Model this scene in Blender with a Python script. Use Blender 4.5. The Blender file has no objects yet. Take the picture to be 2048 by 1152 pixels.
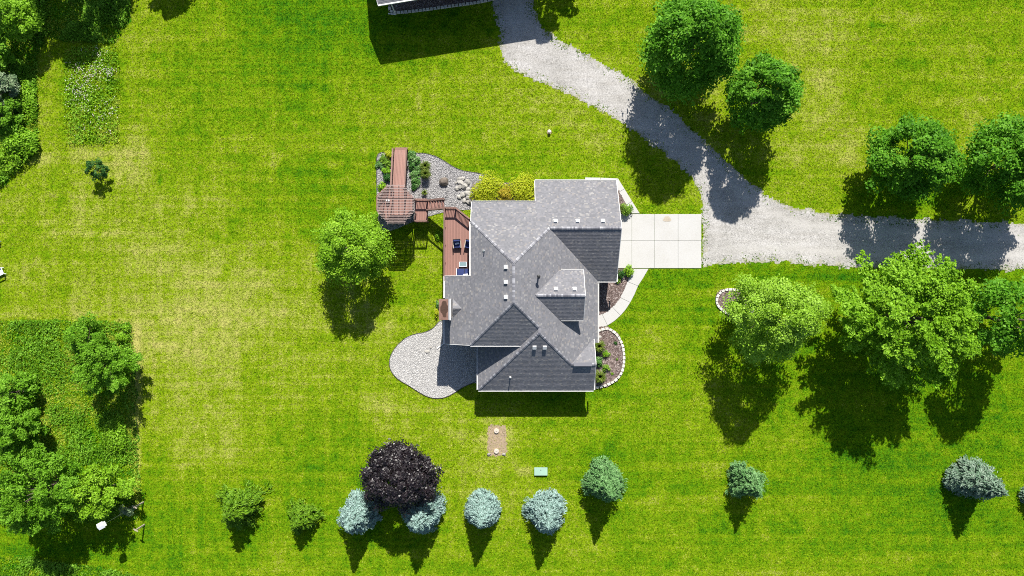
import bpy, math, random
import numpy as np
from mathutils import Vector, noise as mnoise

random.seed(7)
RNG = np.random.default_rng(7)
S = bpy.context.scene
COL = S.collection

# ------------------------------------------------------------------ camera, world, sun, exposure
H = 68.27                                    # drone height in metres, looking straight down
cam_d = bpy.data.cameras.new("camera"); cam_d.lens = 24.0; cam_d.sensor_width = 36.0
cam_d.clip_start = 0.5; cam_d.clip_end = 2000
cam = bpy.data.objects.new("camera", cam_d); COL.objects.link(cam)
cam.location = (0, 0, H); cam.rotation_euler = (0, 0, 0); S.camera = cam

SUN_ELEV = math.radians(43.0)
SUN_DIR = Vector((0.125, 0.992, 0)).normalized() * math.cos(SUN_ELEV) + Vector((0, 0, math.sin(SUN_ELEV)))
world = bpy.data.worlds.new("World"); S.world = world; world.use_nodes = True
wn = world.node_tree.nodes; wl = world.node_tree.links
wn.clear()
sky = wn.new("ShaderNodeTexSky"); sky.sky_type = 'NISHITA'; sky.sun_disc = False
sky.sun_elevation = SUN_ELEV; sky.sun_rotation = math.atan2(SUN_DIR.x, SUN_DIR.y)
sky.altitude = 250; sky.air_density = 1.0; sky.dust_density = 1.0; sky.ozone_density = 1.0
bg = wn.new("ShaderNodeBackground"); bg.inputs["Strength"].default_value = 0.066
wo = wn.new("ShaderNodeOutputWorld")
wl.new(sky.outputs[0], bg.inputs["Color"]); wl.new(bg.outputs[0], wo.inputs["Surface"])

sun_d = bpy.data.lights.new("sun", 'SUN'); sun_d.energy = 4.6; sun_d.angle = math.radians(0.5)
sun_d.color = (1.0, 0.955, 0.88)
sun = bpy.data.objects.new("sun", sun_d); COL.objects.link(sun)
sun.location = (20, 60, 60); sun.rotation_euler = SUN_DIR.to_track_quat('Z', 'Y').to_euler()

S.view_settings.view_transform = 'Standard'; S.view_settings.look = 'None'
S.view_settings.gamma = 1.0; S.view_settings.use_curve_mapping = False
S.view_settings.exposure = 1.15
S.cycles.max_bounces = 5; S.cycles.diffuse_bounces = 3; S.cycles.transmission_bounces = 4
S.cycles.transparent_max_bounces = 4
S.cycles.use_denoising = False; S.cycles.filter_width = 1.0

# ------------------------------------------------------------------ small helpers
def W(px, py, z=0.0):
    """photo pixel -> world point at height z"""
    k = 0.05 * (1 - z / H)
    return Vector(((px - 1024) * k, (576 - py) * k, z))
def WL(pts, z=0.0):
    return [tuple(W(x, y, z)[:2]) for x, y in pts]

def tag(o, label=None, cat=None, group=None, kind=None):
    if label: o["label"] = label
    if cat: o["category"] = cat
    if group: o["group"] = group
    if kind: o["kind"] = kind
    return o
def thing(name, loc, label, cat, group=None, rz=0.0):
    o = bpy.data.objects.new(name, None); COL.objects.link(o)
    o.empty_display_size = 0.2
    o.location = loc; o.rotation_euler = (0, 0, rz)
    return tag(o, label, cat, group)

def np_mesh(name, V, F, mat, parent=None, attrs=None, smooth=False, origin=None):
    """V (n,3) array, F (m,k) array of equal-sized faces"""
    V = np.asarray(V, dtype=np.float32); F = np.asarray(F, dtype=np.int32)
    if origin is not None: V = V - np.asarray(origin, dtype=np.float32)
    m = bpy.data.meshes.new(name)
    n, k = F.shape
    m.vertices.add(len(V)); m.vertices.foreach_set("co", V.ravel())
    m.loops.add(n * k); m.loops.foreach_set("vertex_index", F.ravel())
    m.polygons.add(n)
    m.polygons.foreach_set("loop_start", np.arange(0, n * k, k, dtype=np.int32))
    m.polygons.foreach_set("loop_total", np.full(n, k, dtype=np.int32))
    if smooth: m.polygons.foreach_set("use_smooth", np.ones(n, dtype=bool))
    m.update(calc_edges=True)
    for an, arr in (attrs or {}).items():
        a = m.attributes.new(an, 'FLOAT', 'POINT'); a.data.foreach_set("value", np.asarray(arr, dtype=np.float32))
    m.materials.append(mat)
    o = bpy.data.objects.new(name, m); COL.objects.link(o)
    if parent: o.parent = parent
    if origin is not None and not parent: o.location = origin
    return o

class MB:
    """collects boxes, prisms and tubes into ONE mesh"""
    def __init__(s): s.v = []; s.f = []
    def add(s, vs, fs):
        b = len(s.v); s.v += [tuple(p) for p in vs]; s.f += [tuple(i + b for i in f) for f in fs]; return s
    def box(s, c, d, rz=0.0):
        x, y, z = d[0] / 2, d[1] / 2, d[2] / 2; cr, sr = math.cos(rz), math.sin(rz)
        vs = [(c[0] + cr * a * x - sr * b * y, c[1] + sr * a * x + cr * b * y, c[2] + e * z)
              for e in (-1, 1) for a, b in ((-1, -1), (1, -1), (1, 1), (-1, 1))]
        return s.add(vs, [(3, 2, 1, 0), (4, 5, 6, 7), (0, 1, 5, 4), (1, 2, 6, 5), (2, 3, 7, 6), (3, 0, 4, 7)])
    def bar(s, p, q, w, h):
        p, q = Vector(p), Vector(q); d = (q - p).normalized()
        sd = d.cross(Vector((0, 0, 1)))
        if sd.length < 1e-4: sd = Vector((1, 0, 0))
        sd.normalize(); up = sd.cross(d).normalized()
        vs = [e + sd * a * w / 2 + up * b * h / 2 for e in (p, q) for a, b in ((-1, -1), (1, -1), (1, 1), (-1, 1))]
        return s.add(vs, [(0, 1, 2, 3), (7, 6, 5, 4), (0, 4, 5, 1), (1, 5, 6, 2), (2, 6, 7, 3), (3, 7, 4, 0)])
    def prism(s, poly, z0, z1, bottom=True):
        """poly ccw; z0, z1 numbers or functions of (x, y)"""
        f0 = z0 if callable(z0) else (lambda x, y: z0); f1 = z1 if callable(z1) else (lambda x, y: z1)
        n = len(poly)
        vs = [(x, y, f0(x, y)) for x, y in poly] + [(x, y, f1(x, y)) for x, y in poly]
        fs = [tuple(range(n, 2 * n))] + [(i, (i + 1) % n, n + (i + 1) % n, n + i) for i in range(n)]
        if bottom: fs.append(tuple(range(n - 1, -1, -1)))
        return s.add(vs, fs)
    def tube(s, pts, rad, n=8, cap=True):
        pts = [Vector(p) for p in pts]; b = len(s.v)
        for i, p in enumerate(pts):
            d = (pts[min(i + 1, len(pts) - 1)] - pts[max(i - 1, 0)]).normalized()
            a = d.orthogonal().normalized() if abs(d.z) < 0.95 else Vector((1, 0, 0)); c = d.cross(a).normalized(); a = c.cross(d)
            r = rad[i] if isinstance(rad, (list, tuple)) else rad
            s.v += [tuple(p + (a * math.cos(2 * math.pi * k / n) + c * math.sin(2 * math.pi * k / n)) * r) for k in range(n)]
        for i in range(len(pts) - 1):
            for k in range(n):
                s.f.append((b + i * n + k, b + i * n + (k + 1) % n, b + (i + 1) * n + (k + 1) % n, b + (i + 1) * n + k))
        if cap:
            s.f.append(tuple(b + k for k in range(n - 1, -1, -1)))
            s.f.append(tuple(b + (len(pts) - 1) * n + k for k in range(n)))
        return s
    def build(s, name, mat, parent=None, origin=None, smooth=False, bevel=0.0):
        m = bpy.data.meshes.new(name)
        o3 = Vector(origin) if origin is not None else Vector((0, 0, 0))
        m.from_pydata([tuple(Vector(v) - o3) for v in s.v], [], s.f); m.update()
        if smooth: m.polygons.foreach_set("use_smooth", [True] * len(m.polygons))
        m.materials.append(mat)
        o = bpy.data.objects.new(name, m); COL.objects.link(o)
        if parent: o.parent = parent
        elif origin is not None: o.location = origin
        if bevel:
            b = o.modifiers.new("bevel", 'BEVEL'); b.width = bevel; b.segments = 2; b.limit_method = 'ANGLE'
        return o

_unit = {}
def piece(name, mat, parent, c, d, rot=(0, 0, 0), origin=(0, 0, 0)):
    """a board, slat, post: shares one unit-cube mesh per material and name"""
    key = (mat.name, name)
    if key not in _unit:
        mb = MB().box((0, 0, 0), (1, 1, 1)); o = mb.build(name, mat); _unit[key] = o.data
    else:
        o = bpy.data.objects.new(name, _unit[key]); COL.objects.link(o)
    o.location = Vector(c) - Vector(origin); o.scale = d; o.rotation_euler = rot
    o.parent = parent
    return o

def inpoly(X, Y, poly):
    poly = np.asarray(poly); out = np.zeros(len(X), bool)
    bx = (X >= poly[:, 0].min()) & (X <= poly[:, 0].max()) & (Y >= poly[:, 1].min()) & (Y <= poly[:, 1].max())
    idx = np.nonzero(bx)[0]
    if len(idx) == 0: return out
    x, y = X[idx], Y[idx]; r = np.zeros(len(idx), bool)
    for i in range(len(poly)):
        x0, y0 = poly[i - 1]; x1, y1 = poly[i]
        if y0 == y1: continue
        c = ((y0 > y) != (y1 > y)) & (x < (x1 - x0) * (y - y0) / (y1 - y0) + x0)
        r ^= c
    out[idx] = r
    return out

_LAT = np.random.default_rng(3).random((256, 256))
def vnoise(x, y):
    xi = np.floor(x).astype(int); yi = np.floor(y).astype(int); fx = x - xi; fy = y - yi
    fx = fx * fx * (3 - 2 * fx); fy = fy * fy * (3 - 2 * fy)
    g = lambda a, b: _LAT[a % 256, b % 256]
    return (g(xi, yi) * (1 - fx) + g(xi + 1, yi) * fx) * (1 - fy) + (g(xi, yi + 1) * (1 - fx) + g(xi + 1, yi + 1) * fx) * fy
def fbm(x, y, o=4):
    t = 0; a = 0.5; s = 0
    for i in range(o):
        t = t + a * vnoise(x * 2 ** i + 17.3 * i, y * 2 ** i + 5.1 * i); s += a; a *= 0.5
    return t / s

def spline(pts, n=8, closed=True):
    """Catmull-Rom through 2-D points"""
    P = [Vector((*p, 0)) for p in pts]; N = len(P); out = []
    for i in range(N if closed else N - 1):
        p0, p1, p2, p3 = (P[(i - 1) % N], P[i], P[(i + 1) % N], P[(i + 2) % N]) if closed else \
            (P[max(i - 1, 0)], P[i], P[i + 1], P[min(i + 2, N - 1)])
        for k in range(n):
            t = k / n
            q = 0.5 * ((2 * p1) + (p2 - p0) * t + (2 * p0 - 5 * p1 + 4 * p2 - p3) * t * t + (3 * p1 - p0 - 3 * p2 + p3) * t ** 3)
            out.append((q.x, q.y))
    if not closed: out.append((P[-1].x, P[-1].y))
    return out
def area(poly):
    return 0.5 * sum(poly[i - 1][0] * poly[i][1] - poly[i][0] * poly[i - 1][1] for i in range(len(poly)))
def ccw(poly):
    return poly if area(poly) > 0 else poly[::-1]
def dense(poly, step):
    out = []
    for i in range(len(poly)):
        a, b = poly[i], poly[(i + 1) % len(poly)]
        n = max(1, int(math.dist(a, b) / step))
        out += [(a[0] + (b[0] - a[0]) * k / n, a[1] + (b[1] - a[1]) * k / n) for k in range(n)]
    return out
def jag(poly, step, amp, sc=1.6):
    return [(x + (mnoise.noise((x * sc, y * sc, 3.1))) * amp + random.uniform(-1, 1) * amp * 0.25,
             y + (mnoise.noise((x * sc, y * sc, 9.7))) * amp + random.uniform(-1, 1) * amp * 0.25) for x, y in dense(poly, step)]

# ------------------------------------------------------------------ materials
class NT:
    def __init__(s, name):
        s.m = bpy.data.materials.new(name); s.m.use_nodes = True
        s.n = s.m.node_tree.nodes; s.l = s.m.node_tree.links; s.n.clear()
        s.out = s.n.new("ShaderNodeOutputMaterial")
    def new(s, t, **kw):
        n = s.n.new(t)
        for k, v in kw.items():
            if hasattr(n, k): setattr(n, k, v)
            else: n.inputs[k].default_value = v
        return n
    def link(s, a, b): s.l.new(a, b)
    def ramp(s, fac, stops, interp='LINEAR'):
        r = s.n.new("ShaderNodeValToRGB"); r.color_ramp.interpolation = interp
        e = r.color_ramp.elements
        while len(e) > 1: e.remove(e[-1])
        e[0].position = stops[0][0]; e[0].color = (*stops[0][1], 1)
        for p, c in stops[1:]:
            x = e.new(p); x.color = (*c, 1)
        if fac is not None: s.link(fac, r.inputs[0])
        return r.outputs[0]
    def pos(s, scale=(1, 1, 1), rot=(0, 0, 0)):
        g = s.n.new("ShaderNodeNewGeometry"); mp = s.n.new("ShaderNodeMapping")
        mp.inputs["Scale"].default_value = scale; mp.inputs["Rotation"].default_value = rot
        s.link(g.outputs["Position"], mp.inputs["Vector"]); return mp.outputs[0]
    def noise(s, vec, scale, detail=3, rough=0.55):
        n = s.n.new("ShaderNodeTexNoise"); n.inputs["Scale"].default_value = scale
        n.inputs["Detail"].default_value = detail; n.inputs["Roughness"].default_value = rough
        s.link(vec, n.inputs["Vector"]); return n.outputs[0]
    def math(s, op, a, b=None, clamp=False):
        n = s.n.new("ShaderNodeMath"); n.operation = op; n.use_clamp = clamp
        for i, v in enumerate((a, b)):
            if v is None: continue
            if isinstance(v, (int, float)): n.inputs[i].default_value = v
            else: s.link(v, n.inputs[i])
        return n.outputs[0]
    def mix(s, fac, a, b, mode='MIX'):
        n = s.n.new("ShaderNodeMixRGB"); n.blend_type = mode
        for i, v in enumerate((fac, a, b)):
            if isinstance(v, (int, float)): n.inputs[i].default_value = v
            elif isinstance(v, tuple): n.inputs[i].default_value = (*v, 1)
            else: s.link(v, n.inputs[i])
        return n.outputs[0]
    def attr(s, name):
        n = s.n.new("ShaderNodeAttribute"); n.attribute_name = name; return n.outputs["Fac"]
    def island(s):
        return s.n.new("ShaderNodeNewGeometry").outputs["Random Per Island"]
    def objrand(s):
        return s.n.new("ShaderNodeObjectInfo").outputs["Random"]
    def finish(s, col, rough=0.8, bump=None, bstr=0.3, bdist=0.02, metal=0.0, spec=0.3, trans=0.0, tcol=None, emit=None):
        p = s.n.new("ShaderNodeBsdfPrincipled")
        if isinstance(col, tuple): p.inputs["Base Color"].default_value = (*col, 1)
        else: s.link(col, p.inputs["Base Color"])
        if isinstance(rough, (int, float)): p.inputs["Roughness"].default_value = rough
        else: s.link(rough, p.inputs["Roughness"])
        p.inputs["Metallic"].default_value = metal; p.inputs["Specular IOR Level"].default_value = spec
        if bump is not None:
            b = s.n.new("ShaderNodeBump"); b.inputs["Strength"].default_value = bstr; b.inputs["Distance"].default_value = bdist
            s.link(bump, b.inputs["Height"]); s.link(b.outputs[0], p.inputs["Normal"])
        sh = p.outputs[0]
        if trans:
            t = s.n.new("ShaderNodeBsdfTranslucent")
            s.link(tcol if tcol is not None else col, t.inputs[0])
            mx = s.n.new("ShaderNodeMixShader"); mx.inputs[0].default_value = trans
            s.link(sh, mx.inputs[1]); s.link(t.outputs[0], mx.inputs[2]); sh = mx.outputs[0]
        s.link(sh, s.out.inputs["Surface"]); return s.m

def plain(name, c, var=0.12, scale=3.0, rough=0.7, spec=0.3, metal=0.0, bstr=0.15, fine=40.0, stretch=(1, 1, 1), obj=0.0):
    """colour with soft blotches, fine grain and a touch of relief"""
    t = NT(name); v = t.pos(stretch)
    a = t.noise(v, scale, 4); b = t.noise(v, fine, 3)
    f = t.math('ADD', t.math('MULTIPLY', a, 0.65), t.math('MULTIPLY', b, 0.35))
    lo = tuple(x * (1 - var * 1.8) for x in c); hi = tuple(min(1, x * (1 + var * 1.8)) for x in c)
    col = t.ramp(f, [(0.25, lo), (0.5, c), (0.75, hi)])
    if obj:
        k = t.math('ADD', t.math('MULTIPLY', t.objrand(), obj * 2), 1 - obj)
        cc = t.n.new("ShaderNodeCombineColor")
        for i in range(3): t.link(k, cc.inputs[i])
        col = t.mix(1.0, col, cc.outputs[0], 'MULTIPLY')
    return t.finish(col, rough, b, bstr, 0.01, metal, spec)

# grass ground and blades: lush -> lime -> dry, driven by the 'dry' attribute and fine noise
LUSH, GREEN, LIME, STRAW = (0.020, 0.098, 0.004), (0.073, 0.166, 0.003), (0.156, 0.226, 0.005), (0.315, 0.305, 0.085)
def grass_mat(name, blade, shift=0.0, dark=1.0, cap=2.0):
    t = NT(name); v = t.pos()
    d = t.attr("dry")
    n1 = t.noise(v, 7.0, 4, 0.7); n2 = t.noise(v, 1.1, 3)
    f = t.math('ADD', d, t.math('MULTIPLY', t.math('SUBTRACT', n1, 0.5), 0.72))
    f = t.math('ADD', f, t.math('MULTIPLY', t.math('SUBTRACT', n2, 0.5), 0.55))
    f = t.math('ADD', f, shift)
    # mower passes: fine straight lines east-west on the right, crossed by north-south ones on the left
    sx = t.n.new("ShaderNodeSeparateXYZ"); t.link(v, sx.inputs[0])
    left = t.math('MULTIPLY', t.math('SUBTRACT', 8.0, sx.outputs[0]), 0.045, True)
    sh = t.math('SUBTRACT', t.noise(t.pos((0.035, 1.5, 1)), 1.0, 3, 0.6), 0.5); sv = t.math('MULTIPLY', t.math('SUBTRACT', t.noise(t.pos((1.4, 0.035, 1)), 1.0, 3, 0.6), 0.5), t.math('MULTIPLY', left, 0.7))
    f = t.math('ADD', f, t.math('MULTIPLY', t.math('ADD', sh, sv), 0.52))
    if blade: f = t.math('ADD', f, t.math('MULTIPLY', t.math('SUBTRACT', t.island(), 0.5), 0.42))
    f = t.math('MINIMUM', f, cap)
    k = lambda c: tuple(x * dark for x in c)
    col = t.ramp(f, [(0.0, k(LUSH)), (0.27, k(GREEN)), (0.58, k(LIME)), (1.0, k(STRAW))])
    n3 = t.noise(v, 4.2, 3, 0.65)
    g = t.ramp(n3, [(0.30, (0.72,) * 3), (0.5, (1.0,) * 3), (0.70, (1.26,) * 3)])
    col = t.mix(1.0, col, g, 'MULTIPLY')
    if blade: col = t.mix(1.0, col, t.ramp(t.island(), [(0.0, (0.70,) * 3), (0.5, (1.0,) * 3), (1.0, (1.30,) * 3)]), 'MULTIPLY')
    nb = t.noise(v, 22.0, 3, 0.7)
    if blade: return t.finish(col, 0.9, None, trans=0.25, spec=0.0)
    return t.finish(col, 0.9, nb, 0.7, 0.05, spec=0.0)
M = {}
M['lawn'] = grass_mat("lawn_ground", False)
M['blade'] = grass_mat("grass_blades", True, 0.05)
M['meadow'] = grass_mat("meadow_ground", False, 0.0, 1.1, 0.62)
M['tall'] = grass_mat("meadow_blades", True, 0.04, 1.3, 0.70)

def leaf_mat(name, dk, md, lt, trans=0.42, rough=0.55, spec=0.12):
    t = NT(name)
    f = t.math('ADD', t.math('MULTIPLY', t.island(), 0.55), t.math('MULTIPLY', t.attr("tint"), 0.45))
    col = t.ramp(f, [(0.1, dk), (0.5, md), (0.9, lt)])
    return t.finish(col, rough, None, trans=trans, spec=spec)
M['maple'] = leaf_mat("maple_leaf", (0.036, 0.14, 0.005), (0.092, 0.265, 0.01), (0.185, 0.4, 0.036))
M['maple_lime'] = leaf_mat("light_maple_leaf", (0.085, 0.215, 0.005), (0.185, 0.375, 0.012), (0.31, 0.54, 0.05))
M['hedge'] = leaf_mat("hedgerow_leaf", (0.055, 0.16, 0.005), (0.13, 0.30, 0.012), (0.24, 0.46, 0.045))
M['birch'] = leaf_mat("birch_leaf", (0.1, 0.22, 0.006), (0.205, 0.375, 0.02), (0.34, 0.53, 0.08), 0.35)
M['locust'] = leaf_mat("locust_leaf", (0.085, 0.195, 0.005), (0.175, 0.35, 0.011), (0.3, 0.49, 0.045), 0.35)
M['purple'] = leaf_mat("purple_leaf", (0.0036, 0.0022, 0.0036), (0.009, 0.006, 0.008), (0.027, 0.019, 0.021), 0.06, 0.42, 0.4)
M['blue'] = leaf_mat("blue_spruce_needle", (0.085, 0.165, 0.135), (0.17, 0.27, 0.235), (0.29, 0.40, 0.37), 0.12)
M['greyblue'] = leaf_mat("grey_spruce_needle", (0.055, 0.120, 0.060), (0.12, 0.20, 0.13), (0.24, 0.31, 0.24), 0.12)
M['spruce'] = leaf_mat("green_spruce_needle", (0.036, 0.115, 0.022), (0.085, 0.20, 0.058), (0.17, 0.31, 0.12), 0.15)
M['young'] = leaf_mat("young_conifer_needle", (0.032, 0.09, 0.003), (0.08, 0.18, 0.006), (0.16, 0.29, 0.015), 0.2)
M['chartreuse'] = leaf_mat("chartreuse_leaf", (0.2, 0.27, 0.006), (0.33, 0.39, 0.012), (0.45, 0.46, 0.03), 0.3)
M['orange_leaf'] = leaf_mat("orange_tip_leaf", (0.24, 0.23, 0.012), (0.34, 0.29, 0.02), (0.42, 0.27, 0.05), 0.3)
M['hosta'] = leaf_mat("hosta_leaf", (0.035, 0.12, 0.02), (0.085, 0.2, 0.04), (0.23, 0.34, 0.15), 0.2)
M['brightplant'] = leaf_mat("bright_plant_leaf", (0.06, 0.15, 0.01), (0.13, 0.26, 0.02), (0.25, 0.39, 0.05), 0.25)
M['darkplant'] = leaf_mat("dark_plant_leaf", (0.015, 0.06, 0.010), (0.03, 0.10, 0.015), (0.06, 0.15, 0.03), 0.2)
M['olive'] = leaf_mat("silvery_leaf", (0.06, 0.12, 0.05), (0.14, 0.21, 0.10), (0.26, 0.32, 0.20), 0.2)
M['orngrass'] = leaf_mat("ornamental_grass_blade", (0.05, 0.10, 0.008), (0.11, 0.17, 0.02), (0.21, 0.25, 0.05), 0.25)
M['flower'] = leaf_mat("wildflower_petal", (0.30, 0.30, 0.22), (0.42, 0.40, 0.34), (0.52, 0.47, 0.45), 0.2)
M['bark'] = plain("bark", (0.10, 0.080, 0.062), 0.25, 2.0, 0.9, 0.1, bstr=0.6, fine=18)

# roof shingles: each tab an island with its own tone, some pale tan and some brown blends
t = NT("roof_shingle"); isl = t.island(); v = t.pos()
base = t.ramp(isl, [(0.0, (0.122, 0.123, 0.134)), (0.30, (0.137, 0.138, 0.149)), (0.70, (0.152, 0.152, 0.165)),
                    (0.84, (0.166, 0.163, 0.176)), (0.90, (0.182, 0.170, 0.166)), (0.95, (0.195, 0.190, 0.190)), (1.0, (0.225, 0.22, 0.217))], 'LINEAR')
gr = t.noise(v, 55, 2); bl = t.noise(v, 0.6, 3)
k = t.ramp(t.math('ADD', t.math('MULTIPLY', gr, 0.5), t.math('MULTIPLY', bl, 0.5)), [(0.3, (0.88,) * 3), (0.7, (1.09,) * 3)])
M['shingle'] = t.finish(t.mix(1.0, base, k, 'MULTIPLY'), 0.92, gr, 0.4, 0.004, spec=0.15)
t = NT("ridge_shingle"); isl = t.island()
M['ridge'] = t.finish(t.ramp(isl, [(0, (0.12, 0.12, 0.138)), (0.55, (0.18, 0.18, 0.195)), (1, (0.31, 0.31, 0.33))]), 0.9, t.noise(t.pos(), 60, 2), 0.3, 0.004, spec=0.15)
M['roofdeck'] = plain("roof_underlay", (0.10, 0.10, 0.11), 0.1)
M['white'] = plain("white_metal", (0.56, 0.555, 0.54), 0.06, 2.0, 0.45, 0.4, bstr=0.03)
M['vent'] = plain("vent_metal", (0.50, 0.50, 0.50), 0.06, 2.0, 0.5, 0.4, bstr=0.03)
M['siding'] = plain("vinyl_siding", (0.50, 0.49, 0.46), 0.06, 1.0, 0.6, 0.3, fine=9, stretch=(0.1, 0.1, 1))
M['brick'] = plain("brick_brown", (0.22, 0.12, 0.09), 0.2, 4.0, 0.85)
M['glass'] = NT("window_glass").finish((0.03, 0.04, 0.05), 0.06, spec=0.7)
t = NT("table_glass"); M['tableglass'] = t.finish((0.16, 0.23, 0.24), 0.08, spec=0.6)
M['door'] = plain("door_paint", (0.20, 0.05, 0.04), 0.06)
M['pipe'] = plain("black_vent_pipe", (0.02, 0.021, 0.022), 0.1, rough=0.5)
M['greymetal'] = plain("grey_metal", (0.36, 0.37, 0.38), 0.1, rough=0.4, metal=0.6)
t = NT("chimney_cap_metal"); v = t.pos()
M['cap'] = t.finish(t.ramp(t.noise(v, 2.2, 5, 0.65), [(0.35, (0.135, 0.075, 0.056)), (0.65, (0.20, 0.115, 0.088))]), 0.6, t.noise(v, 14, 3), 0.1, 0.01)
M['rust'] = plain("rust_stain", (0.050, 0.026, 0.017), 0.2, 6, 0.8)
M['deckwood'] = plain("composite_deck", (0.225, 0.120, 0.098), 0.09, 1.2, 0.65, 0.25, fine=26, stretch=(1, 0.12, 1), obj=0.10)
M['railwood'] = plain("stained_rail", (0.165, 0.098, 0.080), 0.12, 1.5, 0.7, 0.2, obj=0.12)
M['pergola'] = plain("weathered_pergola", (0.29, 0.225, 0.205), 0.12, 1.5, 0.75, 0.2, obj=0.15)
M['darkwood'] = plain("dark_framing", (0.085, 0.05, 0.042), 0.15)
M['wicker'] = plain("dark_wicker", (0.028, 0.026, 0.026), 0.2, 8, 0.7, fine=60)
M['navy'] = plain("navy_cushion", (0.022, 0.034, 0.115), 0.12, 6, 0.85)
M['pillow'] = plain("pale_pillow", (0.56, 0.60, 0.66), 0.08, 6, 0.85)
t = NT("concrete"); v = t.pos()
a = t.noise(v, 0.5, 5, 0.6); b = t.noise(v, 9, 4, 0.7); c = t.noise(v, 70, 2)
col = t.ramp(t.math('ADD', t.math('MULTIPLY', a, 0.45), t.math('MULTIPLY', b, 0.55)), [(0.28, (0.345, 0.335, 0.312)), (0.5, (0.385, 0.380, 0.365)), (0.72, (0.405, 0.402, 0.392))])
M['concrete'] = t.finish(col, 0.85, c, 0.12, 0.006, spec=0.2)
M['stain'] = plain("driveway_stain", (0.33, 0.285, 0.225), 0.16, 5, 0.85)
t = NT("drive_gravel"); v = t.pos()
vo = t.n.new("ShaderNodeTexVoronoi"); vo.inputs["Scale"].default_value = 13; t.link(v, vo.inputs["Vector"])
vc = t.n.new("ShaderNodeSeparateColor"); t.link(vo.outputs["Color"], vc.inputs[0])
st = t.ramp(vc.outputs[0], [(0.0, (0.20, 0.196, 0.188)), (0.18, (0.275, 0.270, 0.262)), (0.6, (0.318, 0.312, 0.302)), (1.0, (0.40, 0.392, 0.38))])
a = t.noise(v, 0.35, 5, 0.6); w2 = t.noise(t.pos((0.25, 2.2, 1)), 1.0, 4)
m1 = t.ramp(a, [(0.35, (0.86, 0.85, 0.83)), (0.65, (1.06, 1.05, 1.05))])
m2 = t.ramp(w2, [(0.35, (0.92, 0.91, 0.89)), (0.65, (1.05, 1.05, 1.05))])
col = t.mix(1.0, t.mix(1.0, st, m1, 'MULTIPLY'), m2, 'MULTIPLY')
col = t.mix(t.math('MULTIPLY', t.attr("track"), 0.6), col, (0.375, 0.362, 0.342))
edge = t.attr("edge")
we = t.math('ADD', edge, t.math('MULTIPLY', t.math('SUBTRACT', t.noise(v, 1.3, 5, 0.7), 0.5), 1.2))
col = t.mix(t.ramp(we, [(0.62, (0,) * 3), (0.85, (0.75,) * 3)]), col, t.ramp(t.noise(v, 5, 3), [(0.4, (0.13, 0.16, 0.05)), (0.6, (0.29, 0.26, 0.17))]))
sp = t.ramp(t.noise(v, 5.5, 2, 0.4), [(0.24, (.8,) * 3), (0.29, (0,) * 3)])
col = t.mix(sp, col, (0.11, 0.115, 0.10))
M['gravel'] = t.finish(col, 0.95, vo.outputs["Distance"], 0.30, 0.03, spec=0.1)
M['gravelbase'] = plain("bed_gravel_base", (0.24, 0.236, 0.23), 0.3, 9, 0.95, fine=30)
t = NT("river_pebble"); isl = t.island()
M['pebble'] = t.finish(t.ramp(isl, [(0, (0.30, 0.295, 0.285)), (0.3, (0.44, 0.43, 0.415)), (0.7, (0.51, 0.50, 0.485)), (1, (0.62, 0.61, 0.59))]), 0.8, spec=0.2)
t = NT("blue_grey_pebble"); isl = t.island()
M['pebble2'] = t.finish(t.ramp(isl, [(0, (0.12, 0.118, 0.120)), (0.3, (0.27, 0.265, 0.27)), (0.7, (0.38, 0.37, 0.37)), (1, (0.55, 0.53, 0.52))]), 0.8, spec=0.2)
M['mulch'] = plain("mulch_base", (0.10, 0.075, 0.066), 0.3, 7, 0.95, fine=30)
t = NT("mulch_chip"); isl = t.island()
M['chip'] = t.finish(t.ramp(isl, [(0, (0.06, 0.042, 0.038)), (0.5, (0.14, 0.105, 0.095)), (0.85, (0.22, 0.17, 0.155)), (1, (0.34, 0.30, 0.28))]), 0.9, spec=0.1)
M['stone'] = plain("edging_block", (0.47, 0.45, 0.40), 0.16, 5, 0.9, fine=25, bstr=0.4, obj=0.12)
M['boulder'] = plain("pale_boulder", (0.27, 0.257, 0.232), 0.24, 4, 0.9, bstr=0.5, obj=0.15)
M['brownrock'] = plain("brown_boulder", (0.12, 0.098, 0.080), 0.25, 3, 0.85, bstr=0.5)
M['edgemetal'] = plain("landscape_edging", (0.035, 0.033, 0.032), 0.15)
M['utility'] = plain("pale_green_lid", (0.24, 0.37, 0.29), 0.06, 2, 0.55, bstr=0.05)
M['utilitydark'] = plain("dark_green_base", (0.05, 0.11, 0.085), 0.1)
M['dirt'] = plain("dry_dirt", (0.25, 0.19, 0.125), 0.3, 6, 0.95, fine=24, bstr=0.6)
M['lid'] = plain("concrete_lid", (0.42, 0.37, 0.31), 0.15, 6, 0.9)
M['whiteplastic'] = plain("white_plastic", (0.62, 0.63, 0.65), 0.04, 2, 0.4)
M['greywood'] = plain("grey_post_wood", (0.30, 0.26, 0.21), 0.2, 3, 0.9)
M['sand'] = plain("bare_sand", (0.40, 0.32, 0.24), 0.2, 4, 0.95)

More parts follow.
